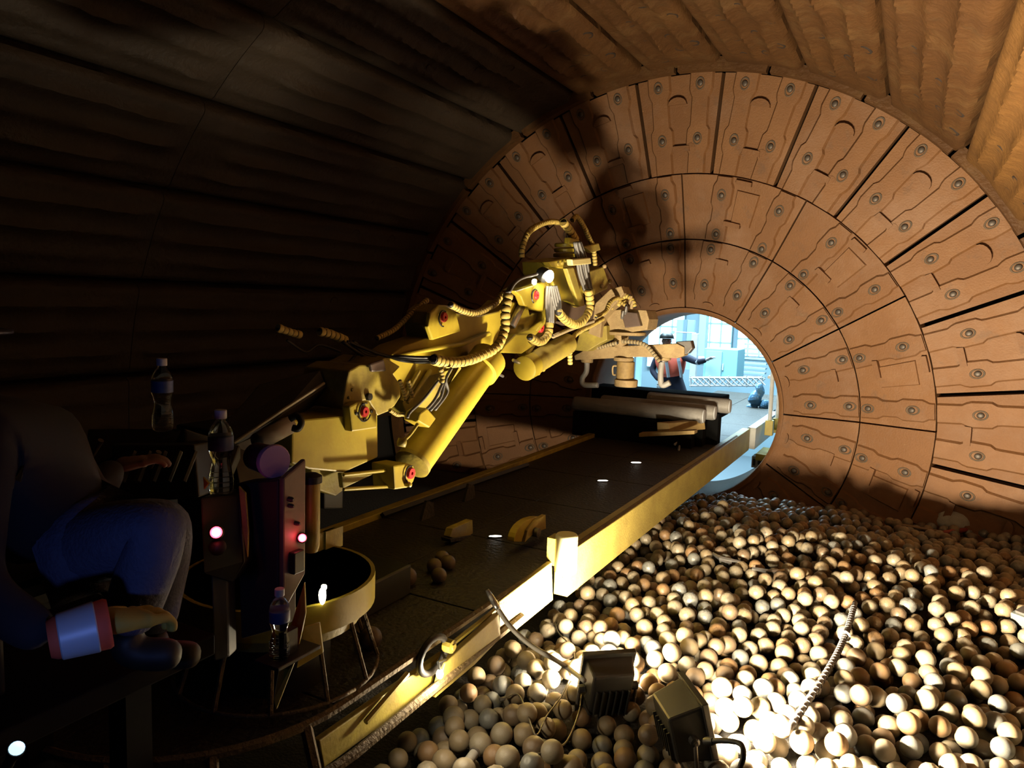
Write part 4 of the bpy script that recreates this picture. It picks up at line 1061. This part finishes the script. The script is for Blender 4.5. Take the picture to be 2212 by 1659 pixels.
# ------------------------------------------------------------------ things lying on the balls
def on_bed(px, py, h=.07):
    z = -.7
    for _ in range(6):
        q = P(px, py, Z=z); z = bed(q.x, q.y)+h
    return P(px, py, Z=z)
bar = thing('reinforcing_bar', 'bent ribbed steel bar lying across the lit balls, white ring round it', 'steel bar', on_bed(1770, 1450))
pts = spline([on_bed(1847, 1302, .165), on_bed(1826, 1372, .165), on_bed(1790, 1445, .165), on_bed(1700, 1582, .16)], 14)
MB().tube(pts, .016, 8).build('bar', STEEL, bar, smooth=True)
for i in range(2, len(pts)-2):
    MB().tube([pts[i], pts[i].lerp(pts[i+1], .35)], .0195, 8).build('rib', STEEL, bar)
c = on_bed(1824, 1374, .168); d = (pts[15]-pts[12]).normalized()
mw = frame(c, d); MB().tube([mw @ Vector((.03*math.cos(2*math.pi*i/16), .03*math.sin(2*math.pi*i/16), 0)) for i in range(17)], .007, 6).build('ring', WHT, bar, smooth=True)
sk = thing('sack', 'white half-empty sack with a tied neck lying at the foot of the mill head', 'sack', on_bed(2065, 1140, .0))
c = on_bed(2060, 1128, .15)
MB().sphere(c, .15, 16, 10, (1.15, .8, .85)).build('body', mat('sack_cloth', (.55, .53, .48), .85, 0, (.35, .33, .28), 10, .3, .4, 30), sk, smooth=True)
MB().tube(spline([c+Vector((.12, 0, .05)), c+Vector((.19, 0, .10)), c+Vector((.20, .02, .17)), c+Vector((.16, .02, .20))], 5), [.035]+[.02]*15, 8).build('tied_neck', mat('sack_neck', (.5, .48, .45), .85), sk, smooth=True)
gs = thing('dark_bundle', 'dark cloth bundle beside the white sack at the frame edge', 'bundle', on_bed(2130, 1130, 0))
MB().sphere(on_bed(2135, 1125, .06), .18, 16, 10, (1.3, .9, .6)).build('body', mat('dark_cloth', (.05, .05, .055), .9, bump=.5, bscale=12), gs, smooth=True)
MB().tube([on_bed(2090, 1118, .12), on_bed(2150, 1112, .16), on_bed(2190, 1124, .10)], .012, 6).build('drawstring', RUB, gs, smooth=True)
st = thing('shovel', 'long-handled shovel with reddish grip on the dark balls before the sack', 'shovel', on_bed(1990, 1145, .05))
MB().tube([on_bed(1915, 1128, .10), on_bed(2040, 1150, .10)], .013, 8).build('handle', mat('ash_handle', (.30, .20, .12), .7), st, smooth=True)
MB().tube([on_bed(2036, 1150, .10), on_bed(2060, 1148, .11), on_bed(2092, 1144, .11)], [.016, .026, .024], 10).build('grip', mat('red_grip', (.35, .06, .04), .6), st, smooth=True)
for i, (q0, q1, q2, lab) in enumerate((((1625, 1228), (1668, 1236), (1712, 1230), 'thin bright metal strip on the balls, right of two scraps'), ((1540, 1196), (1556, 1206), (1600, 1214), 'bent bright metal scrap on the balls, left of two scraps'))):
    t = thing('metal_scrap', lab, 'scrap', on_bed(*q1, .05))
    MB().tube([on_bed(*q0, .10), on_bed(*q1, .11), on_bed(*q2, .10)], [.012, .018, .010], 5).build('strip', CHR, t)
    MB().tube([on_bed(q1[0], q1[1]+3, .10), on_bed(q1[0]+25, q1[1]+9, .09)], .010, 5).build('strip', STEEL, t)
gb = thing('steel_offcut', 'grey squared steel offcut at the right frame edge on the balls', 'offcut', on_bed(2210, 1345, .04))
a = on_bed(2192, 1335, .10); mw = Matrix.Translation(a+Vector((.08, -.03, .02))) @ Matrix.Rotation(R(-35), 4, 'Z') @ Matrix.Rotation(R(12), 4, 'X')
MB().box((-.09, -.06, -.035), (.09, .06, .035), mw).build('block', mat('grey_green_steel', (.22, .25, .23), .5, .2), gb, bevel=.006)
MB().box((-.07, -.04, .035), (.03, .04, .05), mw).build('tab', STEEL, gb)
pb = thing('pipe_stub', 'short pale pipe stub on the shaded balls at the bottom edge', 'pipe', on_bed(1012, 1640, .05))
MB().tube([on_bed(1004, 1655, .09), on_bed(1024, 1628, .10)], .022, 12).build('pipe', LOGM, pb, auto=True)
MB().lathe([(.026, 0), (.026, .012), (.018, .014)], frame(on_bed(1024, 1628, .10), on_bed(1024, 1628, .10)-on_bed(1004, 1655, .09)), 12).build('collar', STEEL, pb, auto=True)
# power cable from the bridge to the floodlight, loose wires
pc = thing('power_cable', 'thick grey power cable with metal plug running from the bridge to the floodlight', 'cable', on_bed(1140, 1400, .1))
kp = [P(1058, 1284, X=.76), P(1070, 1306, X=.80), P(1085, 1330, X=.84), P(1110, 1362, X=.92), P(1150, 1396, X=1.02), P(1190, 1420, X=1.12), P(1222, 1440, Y=3.25), P(1262, 1470, Y=3.06)]
MB().tube(spline(kp, 6), .012, 8).build('sheath', mat('grey_sheath', (.32, .29, .24), .6), pc, smooth=True)
MB().tube([P(1052, 1274, X=.75), P(1060, 1288, X=.765), P(1070, 1306, X=.80), P(1076, 1316, X=.82)], [.009, .014, .016, .013], 10).build('plug', CHR, pc, smooth=True)
WIREM = mat('thin_wire', (.12, .10, .07), .5)
for lab, pl_ in (('thin looped wire on the shaded balls left of the upright floodlight', ((1085, 1510), (1118, 1500), (1138, 1540), (1158, 1588), (1180, 1548), (1215, 1500), (1240, 1440), (1236, 1400), (1205, 1365), (1200, 1340))),
                 ('thin slack wire curling below the upright floodlight', ((1150, 1630), (1190, 1622), (1225, 1600), (1250, 1540), (1256, 1500)))):
    t = thing('wire', lab, 'wire', on_bed(*pl_[2], .05)); sp = spline([on_bed(a, b, .115) for a, b in pl_], 8)
    MB().tube(sp, .0045, 6).build('strand', WIREM, t, smooth=True)
    MB().lathe([(.010, -.015), (.012, 0), (.010, .015)], frame(sp[0], sp[1]-sp[0]), 8).build('end_clip', STEEL, t)
t = thing('lamp_cable', 'dark cable curving down from the tilted floodlight', 'cable', on_bed(1600, 1640, .05))
MB().tube(spline([P(1530, 1602, Y=2.84), P(1560, 1600, Y=2.80), P(1598, 1606, Y=2.76), P(1606, 1630, Y=2.72), P(1600, 1656, Y=2.70), P(1590, 1690, Y=2.66)], 6), .011, 8).build('sheath', RUB, t, smooth=True)
MB().lathe([(.016, 0), (.018, .02), (.013, .05)], frame(P(1524, 1602, Y=2.845), P(1550, 1601, Y=2.81)-P(1524, 1602, Y=2.845)), 10).build('gland', LAMPB, t, auto=True)

# ------------------------------------------------------------------ hall beyond the opening
HB = mat('hall_wall', (.45, .62, .70), .8)
mb = MB().box((-14, 9.9, -3.2), (10, 27, -3.0)); struct(mb.build('floor_hall', mat('hall_floor', (.30, .36, .40), .7)), 'hall floor beyond the mill opening')
mb = MB().box((-14, 22.0, -3.0), (10, 22.2, 9)); struct(mb.build('wall_hall', HB), 'pale blue hall wall far beyond the opening')
mb = MB().box((-14, 9.9, 9.0), (10, 27, 9.2)); struct(mb.build('ceiling_hall', HB), 'hall roof')
WIN = mat('bright_window', (.8, .95, 1), .4, emit=(.55, .88, 1.0), estr=10.0)
WFR = mat('window_frame', (.25, .36, .42), .6)
n = 0
for (x0, x1, z0, z1) in ((-3.05, -2.1, -.3, 1.9), (-1.95, -1.0, -.1, 1.9), (-.85, .1, -.1, 1.9), (-4.6, -3.5, -.6, 1.9), (-6.2, -5.0, -1.2, 1.9)):
    n += 1
    wn = struct(MB().box((x0, 21.85, z0), (x1, 21.99, z1)).build(f'window_{n}', WFR), f'bright bluish hall window number {n} from the left seen through the opening')
    nxp, nzp = 3, 4
    for i in range(nxp):
        for j in range(nzp):
            w_ = (x1-x0)/nxp; h_ = (z1-z0)/nzp
            MB().box((x0+i*w_+.03, 21.82, z0+j*h_+.03), (x0+(i+1)*w_-.03, 21.86, z0+(j+1)*h_-.03)).build('pane', WIN, wn)
LB = mat('pale_blue_steel', (.45, .66, .78), .6)
CYN = mat('cyan_cabinet', (.35, .72, .80), .6)
def hbox(name, label, cat, px0, py0, px1, py1, Y, th, m, parts=()):
    a = P(px0, py0, Y=Y); b = P(px1, py1, Y=Y)
    t = thing(name, label, cat, ((a.x+b.x)/2, Y, min(a.z, b.z)))
    MB().box((min(a.x, b.x), Y, min(a.z, b.z)), (max(a.x, b.x), Y+th, max(a.z, b.z))).build('body', m, t, bevel=.01)
    for (nm, q0, q1, mm) in parts:
        a = P(*q0, Y=Y-.03); b = P(*q1, Y=Y-.03)
        MB().box((min(a.x, b.x), Y-.03, min(a.z, b.z)), (max(a.x, b.x), Y, max(a.z, b.z))).build(nm, mm, t)
    return t
hbox('cabinet', 'pale cyan cabinet standing behind the white fence', 'cabinet', 1522, 752, 1590, 822, 16.5, .8, CYN, (('door', (1526, 758), (1556, 818), LB), ('handle', (1560, 786), (1562, 800), WHT)))
hbox('column', 'blue-grey steel column at the middle of the hall window wall', 'column', 1512, 668, 1521, 770, 19, .3, LB, (('flange', (1510, 668), (1523, 672), WFR),))
hbox('column', 'slim white door post left of the cyan cabinet', 'column', 1494, 720, 1501, 826, 15.5, .12, WHT, (('base', (1492, 820), (1503, 826), LB),))
hbox('column', 'narrow blue-white post behind the rusty spindle', 'column', 1374, 770, 1380, 850, 14.5, .12, mat('blue_post', (.5, .75, .95), .5), (('base', (1372, 846), (1382, 850), LB),))
hbox('white_unit', 'small white cabinet with cyan door under the spindle', 'cabinet', 1334, 838, 1382, 856, 14.2, .4, WHT, (('door', (1343, 840), (1363, 855), CYN),))
hbox('wall_panel', 'light blue wall panel left of the central column', 'panel', 1462, 690, 1494, 800, 19.5, .1, LB, (('seam', (1477, 690), (1478, 800), WFR),))
hbox('beam', 'horizontal white lintel over the white door post', 'beam', 1452, 716, 1501, 721, 15.5, .12, WHT, (('cap', (1452, 714), (1456, 722), LB),))
# stairs at the right
stt = thing('stair', 'blue-lit open stair at the right edge of the opening', 'stair', P(1625, 820, Y=17))
for i in range(8):
    a = P(1592+i*2, 815-i*10, Y=17.7+i*.12); MB().box((a.x, a.y, a.z), (a.x+.6, a.y+.25, a.z+.04)).build('tread', LB, stt)
MB().tube([P(1590, 820, Y=17.65), P(1606, 735, Y=18.6)], .05, 4).build('stringer', WHT, stt)
# white lattice fence
fe = thing('lattice_fence', 'low white lattice fence across the hall', 'fence', P(1570, 835, Y=15))
for py in (816, 833):
    MB().tube([P(1490, py, Y=15), P(1648, py, Y=15)], .022, 4).build('rail', WHT, fe)
for px in (1492, 1533, 1574, 1612, 1646):
    MB().tube([P(px, 836, Y=15), P(px, 812, Y=15)], .022, 4).build('post', WHT, fe)
px = 1494
while px < 1642:
    MB().tube([P(px, 832, Y=15.02), P(px+15, 817, Y=15.02)], .012, 4).build('slat', WHT, fe)
    MB().tube([P(px+15, 832, Y=14.98), P(px, 817, Y=14.98)], .012, 4).build('slat', WHT, fe)
    px += 12
# blue tarpaulin bundle beside the handrail
bt = thing('blue_sheeting', 'crumpled blue plastic sheeting beside the handrail posts', 'sheeting', P(1640, 880, Y=12.0))
TARP = mat('blue_sheet', (.08, .26, .48), .35, 0, (.2, .42, .62), 9, .3, .9, 14)
for (px, py, r_, sc) in ((1632, 862, .10, (.9, .7, 1.2)), (1640, 845, .08, (.8, .7, 1.5)), (1624, 880, .07, (1.2, .8, .6)), (1652, 876, .09, (.8, .7, 1.0))):
    c = P(px, py, Y=12.0); b_ = MB().sphere(c, r_*1.1, 14, 10, sc); 
    b_.v = [tuple(Vector(v)+Vector((1, 1, 1))*.035*noise.noise(Vector(v)*9)) for v in b_.v]
    b_.build('fold', TARP, bt)
# grey mound-like rock pile (plastic wrapped bale) left of the spindle
gm_ = thing('wrapped_bale', 'grey-blue wrapped bale behind the hooks at the left of the opening', 'bale', P(1300, 860, Y=10.6))
b_ = MB().prism([P(*q, Y=10.6) for q in ((1272, 856), (1280, 810), (1292, 776), (1318, 770), (1332, 790), (1338, 856))], (0, .5, 0))
b_.build('body', mat('bale_wrap', (.30, .33, .36), .7, 0, (.2, .22, .25), 12, .3, .8, 18), gm_, bevel=.05)
MB().tube([P(1280, 812, Y=10.58), P(1336, 806, Y=10.58)], .012, 6).build('strap', RUB, gm_)
# box and rag low at the right of the opening
wbx = thing('open_carton', 'small white carton with black marks below the outer beam', 'carton', P(1630, 995, Y=9.9))
a = P(1624, 1008, Y=9.95); MB().box((a.x, 9.9, a.z), (a.x+.14, 10.1, a.z+.15)).build('body', WHT, wbx, bevel=.005)
MB().box((a.x+.02, 9.885, a.z+.03), (a.x+.05, 9.9, a.z+.12)).build('mark', BLK, wbx); MB().box((a.x+.08, 9.885, a.z+.05), (a.x+.12, 9.9, a.z+.10)).build('mark', BLK, wbx)

# person in orange vest
YP = 12.6
pr = thing('person', 'person in orange reflective vest and dark trousers reaching right beyond the opening', 'person', P(1450, 1000, Y=YP))
def Q(px, py, dy=0): return P(px, py, Y=YP+dy)
pelv = Q(1452, 828); chest = Q(1450, 780); neck = Q(1446, 752); hd_ = Q(1440, 736)
s_ = .9
skin_body('clothes', [(pelv, .15), ((pelv+chest)/2, .15), (chest, (.18, .13)), (neck, .06), (Q(1478, 770, -.05), .075), (Q(1506, 782, -.15), .06), (Q(1526, 778, -.25), .045),
                      (Q(1420, 770, .05), .075), (Q(1408, 800, 0), .06), (Q(1424, 822, -.1), .045),
                      (Q(1434, 850), .11), (Q(1430, 905), .09), (Q(1430, 960), .07), (Q(1474, 850), .11), (Q(1478, 905), .09), (Q(1478, 960), .07)],
          [(0, 1), (1, 2), (2, 3), (2, 4), (4, 5), (5, 6), (2, 7), (7, 8), (8, 9), (0, 10), (10, 11), (11, 12), (0, 13), (13, 14), (14, 15)], mat('dark_workwear', (.02, .02, .045), .85), pr)
vest = skin_body('vest', [(Q(1452, 816), .215), ((pelv+chest)/2, .225), (chest, .235), (Q(1447, 763), .17), (Q(1478, 768, -.04), .09), (Q(1418, 768, .05), .09)], [(0, 1), (1, 2), (2, 3), (2, 4), (2, 5)], mat('vest_orange', (.95, .14, .07), .7), pr)
for (px0, px1) in ((1464, 1470), (1437, 1442)):
    c = (chest+pelv)/2
    pts = [Q(px0, 764, -.24), Q(px0+2, 780, -.26), Q(px1, 800, -.25), Q(px1+2, 815, -.24)]
    MB().tube(pts, .028, 4).build('reflective_stripe', REFL, vest)
head(hd_, (.5, -.6, 0), SKIN, pr, .95); helmet(hd_, (.5, -.6, 0), BLK, pr, 1.0)
hand(Q(1524, 779, -.25), Q(1545, 768, -.3)-Q(1524, 779, -.25), Vector((0, 0, 1)), WHT, pr, 1.15, .5)
hand(Q(1424, 820, -.1), Vector((.1, -.3, -.8)), Vector((0, -1, 0)), WHT, pr, 1.05, .5)
MB().lathe([(.05, -.02), (.052, .02)], frame(Q(1508, 782, -.17), Q(1526, 778, -.25)-Q(1506, 782, -.15)), 14).build('sleeve_band', REFL, pr, auto=True)
for q in (Q(1430, 965), Q(1478, 965)):
    skin_body('boot', [(q, .07), (q+Vector((0, 0, -.08)), .06), (q+Vector((.05, -.16, -.10)), .05)], [(0, 1), (1, 2)], BOOT, pr)
# lower landing the person stands on
ld = MB().box((-3.2, 10.3, -1.75), (-.75, 14.5, -1.62)); landing = ld.build('landing', mat('landing_plate', (.2, .25, .28), .6), bevel=.01)
tag(landing, 'grey landing beside the bridge under the person in the orange vest', 'platform')
